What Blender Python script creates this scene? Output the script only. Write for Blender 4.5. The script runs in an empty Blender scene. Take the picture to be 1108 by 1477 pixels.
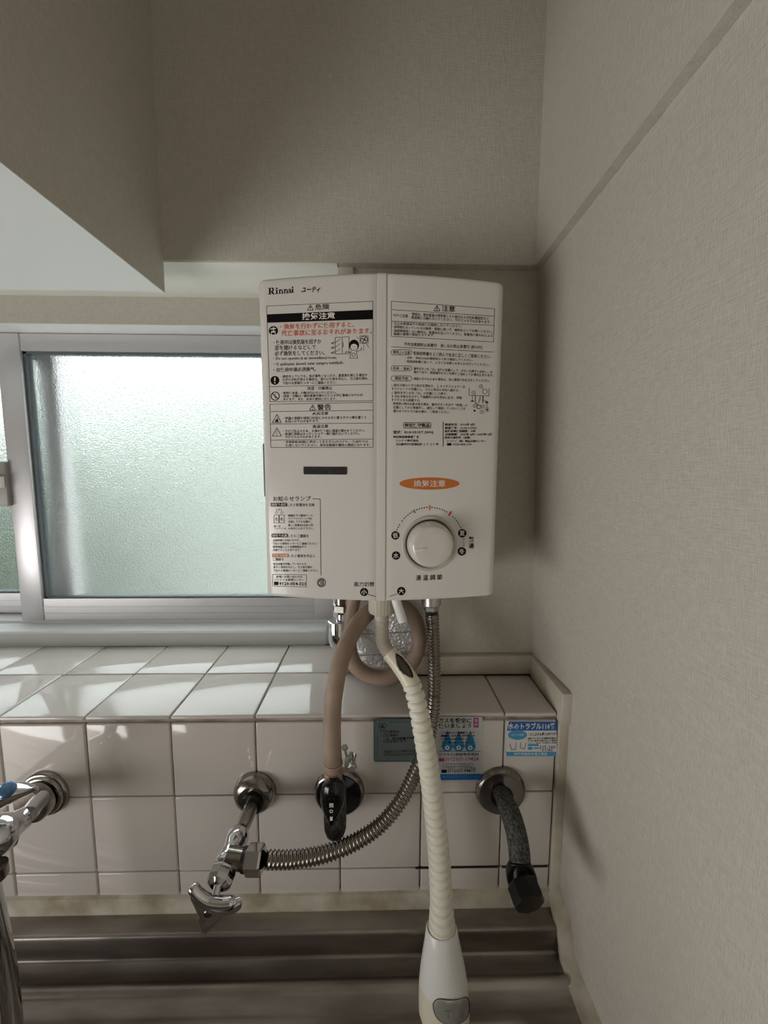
import bpy, bmesh, math, random
import numpy as np
from mathutils import Vector, Matrix
random.seed(7)
S = bpy.context.scene
COL = S.collection
PI = math.pi

# ------------------------------------------------------------------ camera
FPX, PITCH, YAW, ROLL = 575.14, .1075, .0198, .0037      # measured from the tile grid, frame 1108 x 1477
EYE = np.array([0, 0, 1.4])
def _axes():
    cx, sx, cy, sy, cz, sz = math.cos(PITCH), math.sin(PITCH), math.cos(YAW), math.sin(YAW), math.cos(ROLL), math.sin(ROLL)
    R0 = np.array([cy, -sy, 0]); F0 = np.array([sy, cy, 0]); Zv = np.array([0, 0, 1.])
    F = F0*cx - Zv*sx; U0 = F0*sx + Zv*cx
    return cz*R0 + sz*U0, -sz*R0 + cz*U0, F
RT, UP, FW = _axes()
cam = bpy.data.cameras.new('camera'); co = bpy.data.objects.new('camera', cam); COL.objects.link(co)
cam.sensor_fit = 'HORIZONTAL'; cam.sensor_width = 36; cam.lens = FPX/1108*36; cam.clip_start = .01
M = Matrix.Identity(4)
for i in range(3):
    M[i][0], M[i][1], M[i][2], M[i][3] = RT[i], UP[i], -FW[i], EYE[i]
co.matrix_world = M
S.camera = co

# ------------------------------------------------------------------ light
w = bpy.data.worlds.new('world'); S.world = w; w.use_nodes = True
bg = w.node_tree.nodes['Background']; bg.inputs[0].default_value = (.93, .98, 1, 1); bg.inputs[1].default_value = 4.4
def area(name, loc, target, sx, sy, power, col):
    l = bpy.data.lights.new(name, 'AREA'); l.shape = 'RECTANGLE'; l.size = sx; l.size_y = sy; l.energy = power; l.color = col
    o = bpy.data.objects.new(name, l); COL.objects.link(o); o.location = loc
    o.rotation_euler = (Vector(target) - Vector(loc)).to_track_quat('-Z', 'Y').to_euler()
    return o
area('left_area_light', (-1.42, -.48, .58), (.3, -.1, .66), 1.2, 1.0, 25, (1, .985, .955))  # area light added for brightness from low left; no window is built there
S.view_settings.view_transform = 'Standard'; S.view_settings.look = 'None'
S.view_settings.exposure = 0.12; S.view_settings.gamma = 1; S.view_settings.use_curve_mapping = False
S.cycles.max_bounces = 10; S.cycles.transparent_max_bounces = 12; S.cycles.use_denoising = True
S.cycles.caustics_refractive = True; S.cycles.sample_clamp_indirect = 8

# ------------------------------------------------------------------ helpers
def at(px, py, Y):
    d = FW + RT*(px-554)/FPX - UP*(py-738.5)/FPX
    return Vector(EYE + d*Y/d[1])
def at_v(px, py, Y):                                   # the same for arrays
    px = np.asarray(px, float)[:, None]; py = np.asarray(py, float)[:, None]
    d = FW + RT*(px-554)/FPX - UP*(py-738.5)/FPX
    return EYE + d*(np.asarray(Y, float).reshape(-1, 1)/d[:, 1:2])
def srgb(r, g, b):
    f = lambda c: (c/255/12.92) if c/255 <= .04045 else ((c/255+.055)/1.055)**2.4
    return (f(r), f(g), f(b), 1)
def mat(name, col, rough=.5, metal=0, bump=None, **kw):
    """bump = (kind, scale, strength, distance)"""
    m = bpy.data.materials.new(name); m.use_nodes = True
    nt = m.node_tree; b = nt.nodes['Principled BSDF']
    b.inputs['Base Color'].default_value = col; b.inputs['Roughness'].default_value = rough; b.inputs['Metallic'].default_value = metal
    for k, v in kw.items(): b.inputs[k.replace('_', ' ')].default_value = v
    m['b'] = 1
    if bump:
        kind, sc, st, dist = bump
        tc = nt.nodes.new('ShaderNodeTexCoord')
        t = nt.nodes.new('ShaderNodeTexVoronoi' if kind == 'voronoi' else 'ShaderNodeTexNoise')
        t.inputs['Scale'].default_value = sc
        if kind != 'voronoi': t.inputs['Detail'].default_value = 3
        nt.links.new(tc.outputs['Object'], t.inputs['Vector'])
        bp = nt.nodes.new('ShaderNodeBump'); bp.inputs['Strength'].default_value = st; bp.inputs['Distance'].default_value = dist
        nt.links.new(t.outputs[0], bp.inputs['Height']); nt.links.new(bp.outputs[0], b.inputs['Normal'])
    return m
def vary(m, c1, c2, scale, detail=4, lo=.35, hi=.65, stretch=(1, 1, 1)):
    """base colour wandering between two colours (stains, wear)"""
    nt = m.node_tree; b = nt.nodes['Principled BSDF']
    tc = nt.nodes.new('ShaderNodeTexCoord'); mp = nt.nodes.new('ShaderNodeMapping'); mp.inputs['Scale'].default_value = stretch
    n = nt.nodes.new('ShaderNodeTexNoise'); n.inputs['Scale'].default_value = scale; n.inputs['Detail'].default_value = detail
    r = nt.nodes.new('ShaderNodeValToRGB'); r.color_ramp.elements[0].position = lo; r.color_ramp.elements[1].position = hi
    r.color_ramp.elements[0].color = c1; r.color_ramp.elements[1].color = c2
    nt.links.new(tc.outputs['Object'], mp.inputs[0]); nt.links.new(mp.outputs[0], n.inputs['Vector'])
    nt.links.new(n.outputs[0], r.inputs[0]); nt.links.new(r.outputs[0], b.inputs['Base Color'])
    return m
def wallpaper(name, col, col2):
    """linen weave: two stretched noises, one per thread direction"""
    m = mat(name, col, .85); nt = m.node_tree; b = nt.nodes['Principled BSDF']
    tc = nt.nodes.new('ShaderNodeTexCoord')
    outs = []
    for sc in ((90, 90, 1100), (1100, 1100, 90)):
        mp = nt.nodes.new('ShaderNodeMapping'); mp.inputs['Scale'].default_value = sc
        n = nt.nodes.new('ShaderNodeTexNoise'); n.inputs['Scale'].default_value = 1; n.inputs['Detail'].default_value = 2
        nt.links.new(tc.outputs['Object'], mp.inputs[0]); nt.links.new(mp.outputs[0], n.inputs['Vector']); outs.append(n.outputs[0])
    a = nt.nodes.new('ShaderNodeMath'); a.operation = 'ADD'; nt.links.new(outs[0], a.inputs[0]); nt.links.new(outs[1], a.inputs[1])
    bp = nt.nodes.new('ShaderNodeBump'); bp.inputs['Strength'].default_value = .55; bp.inputs['Distance'].default_value = .0012
    nt.links.new(a.outputs[0], bp.inputs['Height']); nt.links.new(bp.outputs[0], b.inputs['Normal'])
    r = nt.nodes.new('ShaderNodeMapRange'); r.inputs[1].default_value = .7; r.inputs[2].default_value = 1.3
    nt.links.new(a.outputs[0], r.inputs[0])
    mx = nt.nodes.new('ShaderNodeMix'); mx.data_type = 'RGBA'; mx.inputs[6].default_value = col2; mx.inputs[7].default_value = col
    nt.links.new(r.outputs[0], mx.inputs[0]); nt.links.new(mx.outputs[2], b.inputs['Base Color'])
    return m

def tag(o, label, cat=None, group=None, kind=None):
    o['label'] = label
    if cat: o['category'] = cat
    if group: o['group'] = group
    if kind: o['kind'] = kind
    return o
def empty(name, loc, label, cat, group=None, kind=None):
    o = bpy.data.objects.new(name, None); COL.objects.link(o); o.location = loc; o.empty_display_size = .03
    return tag(o, label, cat, group, kind)
def link(name, me, parent=None):
    o = bpy.data.objects.new(name, me); COL.objects.link(o)
    if parent is not None:
        o.parent = parent
        p, off = parent, Vector()
        while p is not None: off += p.location; p = p.parent
        o.location = -off                                # meshes are written in world coordinates
    return o
def mesh(name, V, Fs, m, parent=None, smooth=False, angle=None, mi=None):
    me = bpy.data.meshes.new(name); me.from_pydata([tuple(map(float, v)) for v in V], [], Fs)
    for x in (m if isinstance(m, (list, tuple)) else [m]): me.materials.append(x)
    if mi: me.polygons.foreach_set('material_index', mi)
    bm = bmesh.new(); bm.from_mesh(me); bmesh.ops.recalc_face_normals(bm, faces=bm.faces); bm.to_mesh(me); bm.free()
    if smooth:
        me.polygons.foreach_set('use_smooth', [True]*len(me.polygons))
        me.set_sharp_from_angle(angle=math.radians(angle or 40))
    me.update()
    return link(name, me, parent)
class G:
    """gathers pieces of one part"""
    def __init__(s): s.V = []; s.F = []; s.MI = []; s.m = 0
    def add(s, V, Fs):
        n = len(s.V); s.V += [Vector(v) for v in V]; s.F += [tuple(i+n for i in f) for f in Fs]; s.MI += [s.m]*len(Fs)
        return s
    def box(s, x0, x1, y0, y1, z0, z1):
        return s.add([(x, y, z) for x in (x0, x1) for y in (y0, y1) for z in (z0, z1)],
                     [(0, 1, 3, 2), (4, 6, 7, 5), (0, 4, 5, 1), (2, 3, 7, 6), (0, 2, 6, 4), (1, 5, 7, 3)])
    def hexa(s, P):                                     # 8 corners: bottom loop then top loop
        return s.add(P, [(3, 2, 1, 0), (4, 5, 6, 7)] + [(i, (i+1) % 4, 4+(i+1) % 4, 4+i) for i in range(4)])
    def rings(s, R, cap=True, closed=False):
        n = len(R[0]); V = [p for r in R for p in r]; Fs = []
        for i in range(len(R) if closed else len(R)-1):
            a, b = i*n, ((i+1) % len(R))*n
            Fs += [(a+j, a+(j+1) % n, b+(j+1) % n, b+j) for j in range(n)]
        if cap and not closed: Fs += [tuple(range(n)), tuple(range(len(V)-n, len(V)))]
        return s.add(V, Fs)
    def lathe(s, prof, o, ax, n=32, cap=True):          # prof = [(distance along the axis, radius)]
        ax = Vector(ax).normalized(); u = ax.orthogonal().normalized(); v = ax.cross(u); o = Vector(o)
        return s.rings([[o + ax*d + (u*math.cos(2*PI*j/n) + v*math.sin(2*PI*j/n))*max(r, 1e-5) for j in range(n)] for d, r in prof], cap)
    def tube(s, P, r, n=16, cap=True, step=None, rf=None, frames=None):
        P = spline(P, step or .004)
        L = [0]
        for a, b in zip(P, P[1:]): L.append(L[-1] + (b-a).length)
        t0 = (P[1]-P[0]).normalized(); u = t0.orthogonal().normalized(); R = []
        for i, p in enumerate(P):
            t = (P[min(i+1, len(P)-1)] - P[max(i-1, 0)]).normalized()
            u = (u - t*u.dot(t)).normalized(); v = t.cross(u)
            R.append([p + (u*math.cos(2*PI*j/n) + v*math.sin(2*PI*j/n))*(rf(L[i], L[i]/L[-1] if 0 else L[i], 2*PI*j/n) if rf else (r(L[i]/1) if callable(r) else r)) for j in range(n)])
        return s.rings(R, cap)
    def prism(s, poly, vec):                            # poly of 3D points, extruded by vec
        n = len(poly); vec = Vector(vec); A = [Vector(p) for p in poly]
        return s.add(A + [p+vec for p in A], [tuple(range(n))[::-1], tuple(range(n, 2*n))] + [(i, (i+1) % n, n+(i+1) % n, n+i) for i in range(n)])
    def build(s, name, m, parent=None, smooth=True, angle=40, bevel=0, seg=2, rot=None):
        o = mesh(name, s.V, s.F, m, parent, smooth, angle, s.MI if isinstance(m, (list, tuple)) else None)
        if bevel:
            bm = bmesh.new(); bm.from_mesh(o.data)
            es = [e for e in bm.edges if len(e.link_faces) == 2 and e.calc_face_angle(0) > math.radians(30)]
            bmesh.ops.bevel(bm, geom=es, offset=bevel, segments=seg, profile=.5, affect='EDGES', clamp_overlap=True)
            bm.to_mesh(o.data); bm.free()
            o.data.polygons.foreach_set('use_smooth', [True]*len(o.data.polygons)); o.data.set_sharp_from_angle(angle=math.radians(55))
        return o
def spline(P, step):
    P = [Vector(p) for p in P]
    if len(P) == 2:
        n = max(1, round((P[1]-P[0]).length/step)); return [P[0].lerp(P[1], i/n) for i in range(n+1)]
    Q = [2*P[0]-P[1]] + P + [2*P[-1]-P[-2]]; out = []
    for i in range(1, len(Q)-2):
        a, b, c, d = Q[i-1:i+3]; n = max(1, round((c-b).length/step))
        for k in range(n):
            t = k/n
            out.append(.5*((2*b) + (c-a)*t + (2*a-5*b+4*c-d)*t*t + (3*b-a-3*c+d)*t**3))
    return out + [P[-1]]
def smooth01(t): t = min(1, max(0, t)); return t*t*(3-2*t)

# ------------------------------------------------------------------ materials
WP = wallpaper('linen_wallpaper', srgb(203, 198, 187), srgb(186, 180, 168))
TILE = mat('glazed_tile', srgb(207, 200, 195), .09, bump=('noise', 55, .05, .002), Coat_Weight=.3)
GROUT = vary(mat('grout', srgb(150, 140, 130), .9), srgb(138, 126, 114), srgb(180, 172, 163), 30)
ALU = mat('anodised_aluminium', srgb(206, 204, 207), .36, .4)
TRIMM = vary(mat('cream_trim', srgb(200, 192, 176), .5), srgb(176, 167, 150), srgb(204, 198, 184), 18)
WHITE = mat('heater_white', srgb(222, 217, 212), .22, Coat_Weight=.2)
PLAST = mat('white_plastic', srgb(233, 233, 231), .3)
HOSEW = mat('ivory_hose', srgb(232, 228, 214), .45)
HOSEU = mat('grey_hose', srgb(190, 182, 168), .5)
YELL = mat('yellowed_plastic', srgb(230, 223, 202), .35)
BROWN = vary(mat('brown_rubber', srgb(150, 128, 112), .55), srgb(140, 118, 103), srgb(160, 140, 124), 25)
CHROME = mat('chrome', srgb(205, 205, 208), .08, 1, bump=('noise', 60, .08, .002))
CHROMED = vary(mat('dulled_chrome', srgb(150, 146, 140), .2, 1), srgb(120, 114, 108), srgb(172, 168, 162), 40)
STEEL = mat('corrugated_steel', srgb(150, 144, 136), .24, 1)
SINKM = vary(mat('stainless_sink', srgb(150, 144, 138), .36, .95, bump=('noise', 14, .12, .004)), srgb(128, 120, 114), srgb(172, 167, 162), 9, stretch=(.6, 3, 3))
ZINC = mat('zinc', srgb(190, 190, 186), .35, .9)
BLACK = mat('black_plastic', srgb(8, 8, 10), .16)
SLATE = mat('dark_dish', srgb(60, 62, 70), .15, .8)
LEAD = vary(mat('weathered_pipe', srgb(70, 70, 66), .7, .3), srgb(44, 42, 36), srgb(100, 103, 99), 320, lo=.38, hi=.75)
TAR = vary(mat('tarry_black', srgb(10, 9, 8), .4, Specular_IOR_Level=.3), srgb(4, 4, 3), srgb(20, 17, 11), 40)
DARK = mat('dark_rubber_gap_shade', srgb(22, 18, 15), .4)
FOIL = mat('crumpled_foil', srgb(230, 230, 233), .32, .65, bump=('noise', 210, .8, .004))
CAULK = vary(mat('caulk', srgb(196, 188, 172), .7, bump=('noise', 60, .4, .003)), srgb(160, 148, 128), srgb(206, 200, 186), 22)
CABW = mat('white_panel', srgb(226, 229, 228), .4)
INK = mat('black_ink', srgb(14, 12, 12), .6, Specular_IOR_Level=.15)
INKW = mat('white_ink', srgb(232, 226, 220), .5)
INKO = mat('orange_ink', srgb(206, 112, 44), .5)
INKR = mat('red_orange_ink', srgb(206, 92, 60), .5)
INKG = mat('grey_ink', srgb(110, 100, 95), .5)
def glass_mat():
    m = bpy.data.materials.new('patterned_glass'); m.use_nodes = True; nt = m.node_tree; nt.nodes.clear()
    out = nt.nodes.new('ShaderNodeOutputMaterial'); g = nt.nodes.new('ShaderNodeBsdfRefraction'); g.inputs['Roughness'].default_value = .28; g.inputs['IOR'].default_value = 1.25
    t = nt.nodes.new('ShaderNodeBsdfTransparent'); t.inputs[0].default_value = (.95, .97, .96, 1)
    gl = nt.nodes.new('ShaderNodeBsdfGlossy'); gl.inputs['Roughness'].default_value = .25
    g.inputs[0].default_value = (.95, .97, .96, 1)
    tc = nt.nodes.new('ShaderNodeTexCoord'); v = nt.nodes.new('ShaderNodeTexNoise'); v.inputs['Scale'].default_value = 420; v.inputs['Detail'].default_value = 1
    b = nt.nodes.new('ShaderNodeBump'); b.inputs['Strength'].default_value = 1; b.inputs['Distance'].default_value = .0026
    nt.links.new(tc.outputs['Object'], v.inputs['Vector']); nt.links.new(v.outputs[0], b.inputs['Height'])
    nt.links.new(b.outputs[0], g.inputs['Normal']); nt.links.new(b.outputs[0], gl.inputs['Normal'])
    m1 = nt.nodes.new('ShaderNodeMixShader'); m1.inputs[0].default_value = .3; nt.links.new(g.outputs[0], m1.inputs[1]); nt.links.new(t.outputs[0], m1.inputs[2])
    m2 = nt.nodes.new('ShaderNodeMixShader'); m2.inputs[0].default_value = .06; nt.links.new(m1.outputs[0], m2.inputs[1]); nt.links.new(gl.outputs[0], m2.inputs[2])
    nt.links.new(m2.outputs[0], out.inputs[0])
    return m
GLASS = glass_mat()

# ------------------------------------------------------------------ key planes
YF, YW, YB, YN, YS = .493, .602, .586, .702, .742      # tile face, wall, upper wall, window front, sash
ZT, Z1, Z2, Z3 = 1.0788, .9648, .853, .818             # ledge top, tile joints, tile bottom
ZS = 1.6835                                            # soffit
TP, TX0, TXE = .11, -.3787, .2415                      # tile pitch, first joint, ledge end
XJ = -.055                                             # where the window recess ends
def XR(Y, Z):                                          # right wall, a little out of true
    k = min(1, max(0, (1.683-Z)/.563)); b = .0166 + k*(-.066-.0166)
    return .2328 + .0152*min(k, 1.3) + b*(Y-.602)

# ------------------------------------------------------------------ room shell
def struct(o, label): return tag(o, label, None, None, 'structure')
struct(G().box(-1.6, 1.1, -2.3, .9, -.05, 0).build('floor', mat('floor_vinyl', srgb(112, 108, 102), .5), smooth=False), 'floor of the kitchen, below the frame')
struct(G().box(-1.6, 1.1, -2.3, .9, 2.4, 2.45).build('ceiling', WP, smooth=False), 'papered ceiling above the frame')
struct(G().box(-1.65, -1.6, -2.3, .9, 0, 2.4).build('wall_left', WP, smooth=False), 'papered wall left of the frame')
struct(G().box(-1.6, 1.1, -2.35, -2.3, 0, 2.4).build('wall_rear', WP, smooth=False), 'papered wall behind the viewer')
g = G(); ny, nz = 30, 30
ys = [-2.3 + (.72+2.3)*i/ny for i in range(ny+1)]; zs = [2.4*i/nz for i in range(nz+1)]
V = [(XR(max(y, -.6), z), y, z) for y in ys for z in zs]
Fq = [(i*(nz+1)+j, (i+1)*(nz+1)+j, (i+1)*(nz+1)+j+1, i*(nz+1)+j+1) for i in range(ny) for j in range(nz)]
n = len(V); V2 = [(1.1, y, z) for (x, y, z) in V]
g.add(V+V2, Fq + [tuple(i+n for i in f)[::-1] for f in Fq])
wr = g.build('wall_right', WP, angle=60); struct(wr, 'pale linen papered wall on the right, streaked with soft shade')
# upper wall over window and heater, whose lower face is the soffit
struct(G().box(-1.6, .30, YB, .82, ZS, 2.4).build('wall_upper', WP, smooth=False, bevel=.0015), 'beige papered upper wall standing proud above the heater')
struct(G().box(XJ, .30, YW, .82, 1.0, ZS).build('wall_back', WP, smooth=False), 'papered back wall behind the water heater')
struct(G().box(-1.6, XJ, YN, .82, 1.637, ZS).add([], []).build('trim_1', WP, smooth=False), 'beige papered strip between the window head and the soffit')
g = G().box(-1.6, -1.14, YN, .82, ZT, 1.637)
struct(g.build('wall_front', WP, smooth=False), 'papered wall left of the window, outside the frame')
# raised band along the top of the right wall
g = G(); Ys = [-2.3, -.6, -.2, .1, .27, .45, YB]
R = [[(XR(max(y, -.6), 1.683)-.0105, y, 1.683), (XR(max(y, -.6), 1.683)-.009, y, 2.4), (.29, y, 2.4), (.29, y, 1.683)] for y in Ys]
struct(G().rings(R).build('trim_2', WP, smooth=False), 'papered band standing proud along the upper right wall')
struct(G().box(-1.6, XJ+.0002, YB+.002, YN, ZS-.0015, ZS+.001).build('trim_9', mat('soffit_lit_tone', srgb(232, 232, 224), .5), smooth=False), 'soffit strip over the window recess, whitened to look lit from below')  # white colour stands in for window light bounced up onto the soffit
# folded paper strip where the two bands meet
P = [at(772, 383, YB-.0006), at(799, 350, YB-.0006), at(812, 0, YB-.0006), at(803, 0, YB-.0006), at(781, 180, YB-.0006)]
struct(G().prism(P, (0, .0006, 0)).build('trim_3', WP, smooth=False), 'folded strip of wallpaper in the upper right corner')
g = G()
for A, B, t in (((771, 386), (776, 381), .9), ((778, 380), (784, 375), .8), ((797, 322), (795.5, 350), .35), ((799, 320), (797, 323), .5)):
    a_, b_ = at(*A, YB-.0016), at(*B, YB-.0016); g.prism([a_, a_+Vector((.0011*t, 0, .0009*t)), b_+Vector((.0011*t, 0, .0009*t)), b_], (0, .001, 0))
struct(g.build('trim_10', mat('crack', srgb(40, 32, 24), .9), smooth=False), 'dark cracks in the wallpaper at the upper right corner')
# board at the right edge of the window recess, under the soffit
struct(G().box(XJ, -.0328, YW-.005, YW, 1.112, ZS).build('trim_4', mat('pale_paint', srgb(214, 210, 198), .6), smooth=False, bevel=.001), 'pale vertical board beside the window recess')

# tiled ledge and its tiles
ledge = G()
ledge.box(-1.6, TXE, YF+.004, .82, .70, ZT-.004)
led = ledge.build('wall_lower', GROUT, smooth=False); struct(led, 'ledge and low wall under the window, faced with square white tiles')
random.seed(3)
def tile(x0, x1, y0, y1, z0, z1, face):
    gp = .0009
    j = lambda s: random.uniform(-s, s)
    if face == 'front':
        bmx = G().box(x0+gp, x1-gp, YF+j(.0004), YF+.0055, z0+gp, z1-gp)
        c = Vector(((x0+x1)/2, YF, (z0+z1)/2)); rot = Matrix.Rotation(j(.004), 4, 'X') @ Matrix.Rotation(j(.004), 4, 'Z')
    else:
        bmx = G().box(x0+gp, x1-gp, y0+gp, y1-gp, ZT-.0055, ZT+j(.0004))
        c = Vector(((x0+x1)/2, (y0+y1)/2, ZT)); rot = Matrix.Rotation(j(.005), 4, 'X') @ Matrix.Rotation(j(.006), 4, 'Y')
    bmx.V = [c + rot @ (v-c) for v in bmx.V]
    o = bmx.build('tile', TILE, led, bevel=.0021, seg=3)
for k in range(-6, 6):
    x0 = TX0+TP*k; x1 = min(x0+TP, TXE)
    tile(x0, x1, 0, 0, Z1, ZT-.0095, 'front'); tile(x0, x1, 0, 0, Z2, Z1, 'front'); tile(x0, x1, 0, 0, Z3-.003, Z2, 'front')
    tile(x0, x1, YF-.0005, YW+.0005, 0, 0, 'top')
    if x0 < XJ-.04: tile(x0, min(x1, XJ-.012), YW, YN+.002, 0, 0, 'top')
# black, mouldy sealant in joints at the right
g = G()
for x0, x1, h in ((.055, .17, .0016), (.175, .2385, .0026)): g.box(x0, x1, YF-.0009, YF+.002, Z2-h/2, Z2+h/2)
g.box(-.02, TXE, YW-.0125, YW-.008, ZT-.001, ZT+.0022)
g.build('mould_line', mat('mould', srgb(48, 36, 26), .8), led, smooth=False)
# cream trims around the right end of the ledge
tz = ZT+.031
struct(G().box(-.032, .25, YW-.011, YW, ZT+.001, tz).build('trim_5', TRIMM, smooth=False, bevel=.0012), 'cream skirting strip along the back wall above the ledge')
P = []
R = []
for y in (YW-.009, YF-.008):
    R.append([(TXE+.0005, y, ZT-.012), (XR(y, 1.1)+.004, y, ZT-.012), (XR(y, 1.1)+.004, y, tz), (TXE+.0015, y, tz)])
struct(G().rings(R).build('trim_6', TRIMM, smooth=False, bevel=.0012), 'cream skirting strip running along the right wall beside the ledge')
R = [[(TXE+.001, YF-.004, z), (XR(YF-.008, z)+.004, YF-.004, z), (XR(YF-.008, z)+.004, YF+.02, z), (TXE+.001, YF+.02, z)] for z in (.805, .9, 1.0, ZT-.012)]
struct(G().rings(R).build('trim_7', TRIMM, smooth=False, bevel=.002), 'cream corner strip down the right end of the tiles')
# caulk bead between tiles and sink
g = G(); ends = [(-1.6, .0), (-.6, .001), (-.2, -.001), (.1, .001), (.2425, 0)]
R = [[(x, YF+.003, Z3+.003+d), (x, YF-.0035, Z3-.001+d), (x, YF-.0065, .803), (x, YF-.006, .7955), (x, YF+.003, .7955)] for x, d in ends]
g.rings(R)
R = []
for y, z, h in ((YF-.003, .815, .012), (.478, .806, .012), (.462, .797, .014), (.455, .782, .012), (.450, .766, .010), (.435, .760, .008), (.40, .758, .006), (.2, .758, .006)):
    xw = XR(y, z); R.append([(.2405, y, z-h*.6), (.2405, y, z+h*.25), (xw-.0035, y-.001, z+h), (xw+.003, y, z+h*1.15), (xw+.003, y, z-h*.6)])
g.rings(R)
struct(g.build('trim_8', CAULK), 'bead of cream caulk between the tiles, the wall and the sink')

# ------------------------------------------------------------------ window
wd = empty('window_1', (-.6, YN, ZT), 'aluminium sliding window with patterned glass above the tiled ledge', None, kind='structure')
FX0, FX1 = -1.14, -.072
WM = mat('window_frame_white', srgb(222, 224, 224), .35)
g = G()
g.rings([[(x, y, z) for y, z in ((YN, ZT), (YN, 1.103), (YN+.003, 1.106), (YN+.038, 1.1075), (YN+.04, 1.112), (.82, 1.112), (.82, ZT))] for x in (FX0, FX1-.02)])
g.build('window_sill', WM, wd, smooth=False)
G().box(FX1-.0205, FX1+.016, YN+.003, .82, ZT, 1.1).build('sill_end', WM, wd, smooth=False, bevel=.001)
g = G().box(FX0, FX1+.014, YN-.0005, .82, 1.6362, 1.6385)
g.build('window_frame_head', WM, wd, smooth=False, bevel=.001)
G().box(FX1-.006, FX1+.014, YN+.004, .82, 1.1, 1.636).build('window_frame_side', WM, wd, smooth=False, bevel=.001)
a1 = at(29, 478, YS); a2 = at(60, 895, YS); sx = (a1.x+a2.x)/2
zt0, zb0 = 1.6350, at(200, 895, YS).z; zg1, zg0 = at(200, 507, YS).z, at(200, 864, YS).z
SX1 = FX1-.006
# inner sash
def sash(y, x0, x1, ws, nm, zlo, zhi):
    s = G().box(x0, x0+ws, y, y+.024, zlo, zhi).build('sash_stile', ALU, wd, smooth=False, bevel=.001)
    G().box(x1-ws, x1, y, y+.024, zlo, zhi).build('sash_stile', ALU, wd, smooth=False, bevel=.001)
    g = G().box(x0+ws, x1-ws, y+.002, y+.024, zlo, zg0)
    for k in (.3, .6): g.box(x0+ws, x1-ws, y+.0012, y+.003, zlo+(zg0-zlo)*k, zlo+(zg0-zlo)*k+.0015)
    g.build('bottom_rail', ALU, wd, smooth=False)
    G().box(x0+ws, x1-ws, y+.002, y+.024, zg1, zhi).build('top_rail', ALU, wd, smooth=False)
    gk = G()
    for b in ((x0+ws, x0+ws+.006, zg0, zg1), (x1-ws-.006, x1-ws, zg0, zg1), (x0+ws, x1-ws, zg0, zg0+.003), (x0+ws, x1-ws, zg1-.004, zg1)):
        gk.box(b[0], b[1], y+.006, y+.02, b[2], b[3])
    gk.build('gasket', mat('gasket', srgb(92, 100, 104), .6), wd, smooth=False)
    G().box(x0+ws+.001, x1-ws-.001, y+.011, y+.0145, zg0+.001, zg1-.001).build('glass_pane', GLASS, wd, smooth=False)
sash(YS, sx-.040, SX1, .040, 'inner', zb0, zt0)
sash(YS+.034, FX0+.01, at(91, 640, YS+.036).x, .034, 'outer', zb0+.002, zt0)
# crescent lock on the meeting stile
L = at(2, 690, YS-.004)
lk = G().box(L.x-.016, L.x+.012, YS-.008, YS+.002, L.z-.05, L.z+.03).build('lock', mat('lock_grey', srgb(150, 144, 138), .4), wd, smooth=False, bevel=.002)
G().box(L.x-.004, L.x+.009, YS-.018, YS-.006, L.z-.017, L.z+.004).build('lock_lever', PLAST, lk, smooth=False, bevel=.002)
# outside, seen blurred through the glass
struct(G().box(-2.55, 2.5, 2.6, 2.7, 0, 2.1).build('wall_neighbour', mat('outside_wall', srgb(156, 163, 157), .9, bump=('noise', 30, .3, .01)), smooth=False), 'pale wall outside, seen blurred through the patterned glass')
struct(G().box(-6, 4, .85, 8, -.12, -.02).build('floor_outside', mat('outside_ground', srgb(208, 206, 200), .9), smooth=False), 'ground outside the window')
random.seed(5)
hv = G()
for i in range(1600):
    c = Vector((random.uniform(-3.8, -1.62), random.uniform(1.7, 2.3), random.uniform(.0, 1.5)))
    s_ = .09; a = Vector((random.uniform(-1, 1), random.uniform(-1, 1), random.uniform(-1, 1))).normalized(); b_ = a.orthogonal().normalized(); c2 = a.cross(b_)
    hv.add([c-b_*s_*.4, c-a*s_+c2*.02, c+b_*s_*.4, c+a*s_+c2*.02], [(0, 1, 2, 3)])
o = hv.build('hedge', mat('hedge_leaves', srgb(40, 74, 42), .7), smooth=False); tag(o, 'green hedge outside the left window pane, blurred by the glass', 'hedge', kind='stuff')

# ------------------------------------------------------------------ hanging cabinet, upper left
ZC = 1.6412
p0, p1 = Vector((-.2922, YB, 0)), Vector((-.2922+(-.298+.2922)*1.45, YB-.2368*1.45, 0))
cab = empty('wall_cabinet', (-.7, .42, ZC), 'beige papered box cabinet hung at upper left with a pale white underside', 'cabinet')
def slab(xa0, xa1, xb0, xb1, ya, yb, z0, z1):
    return [(xa0, ya, z0), (xa1, ya, z0), (xb1, yb, z0), (xb0, yb, z0), (xa0, ya, z1), (xa1, ya, z1), (xb1, yb, z1), (xb0, yb, z1)]
G().hexa(slab(p0.x-.016, p0.x, p1.x-.016, p1.x, p0.y, p1.y, ZC, 2.4)).build('side_panel', [WP], cab, smooth=False)
G().hexa(slab(-1.6, p0.x-.016, -1.6, p1.x-.016, p0.y, p1.y, ZC+.0015, ZC+.016)).build('bottom_panel', CABW, cab, smooth=False)
G().hexa(slab(p0.x-.0155, p0.x-.0005, p1.x-.0155, p1.x-.0005, p0.y, p1.y, ZC-.0006, ZC+.002)).build('edge_strip', CABW, cab, smooth=False)
G().hexa(slab(-1.6, p0.x-.016, -1.6, p1.x-.016, p1.y+.018, p1.y, ZC, 2.4)).build('front_panel', WP, cab, smooth=False)

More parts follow.
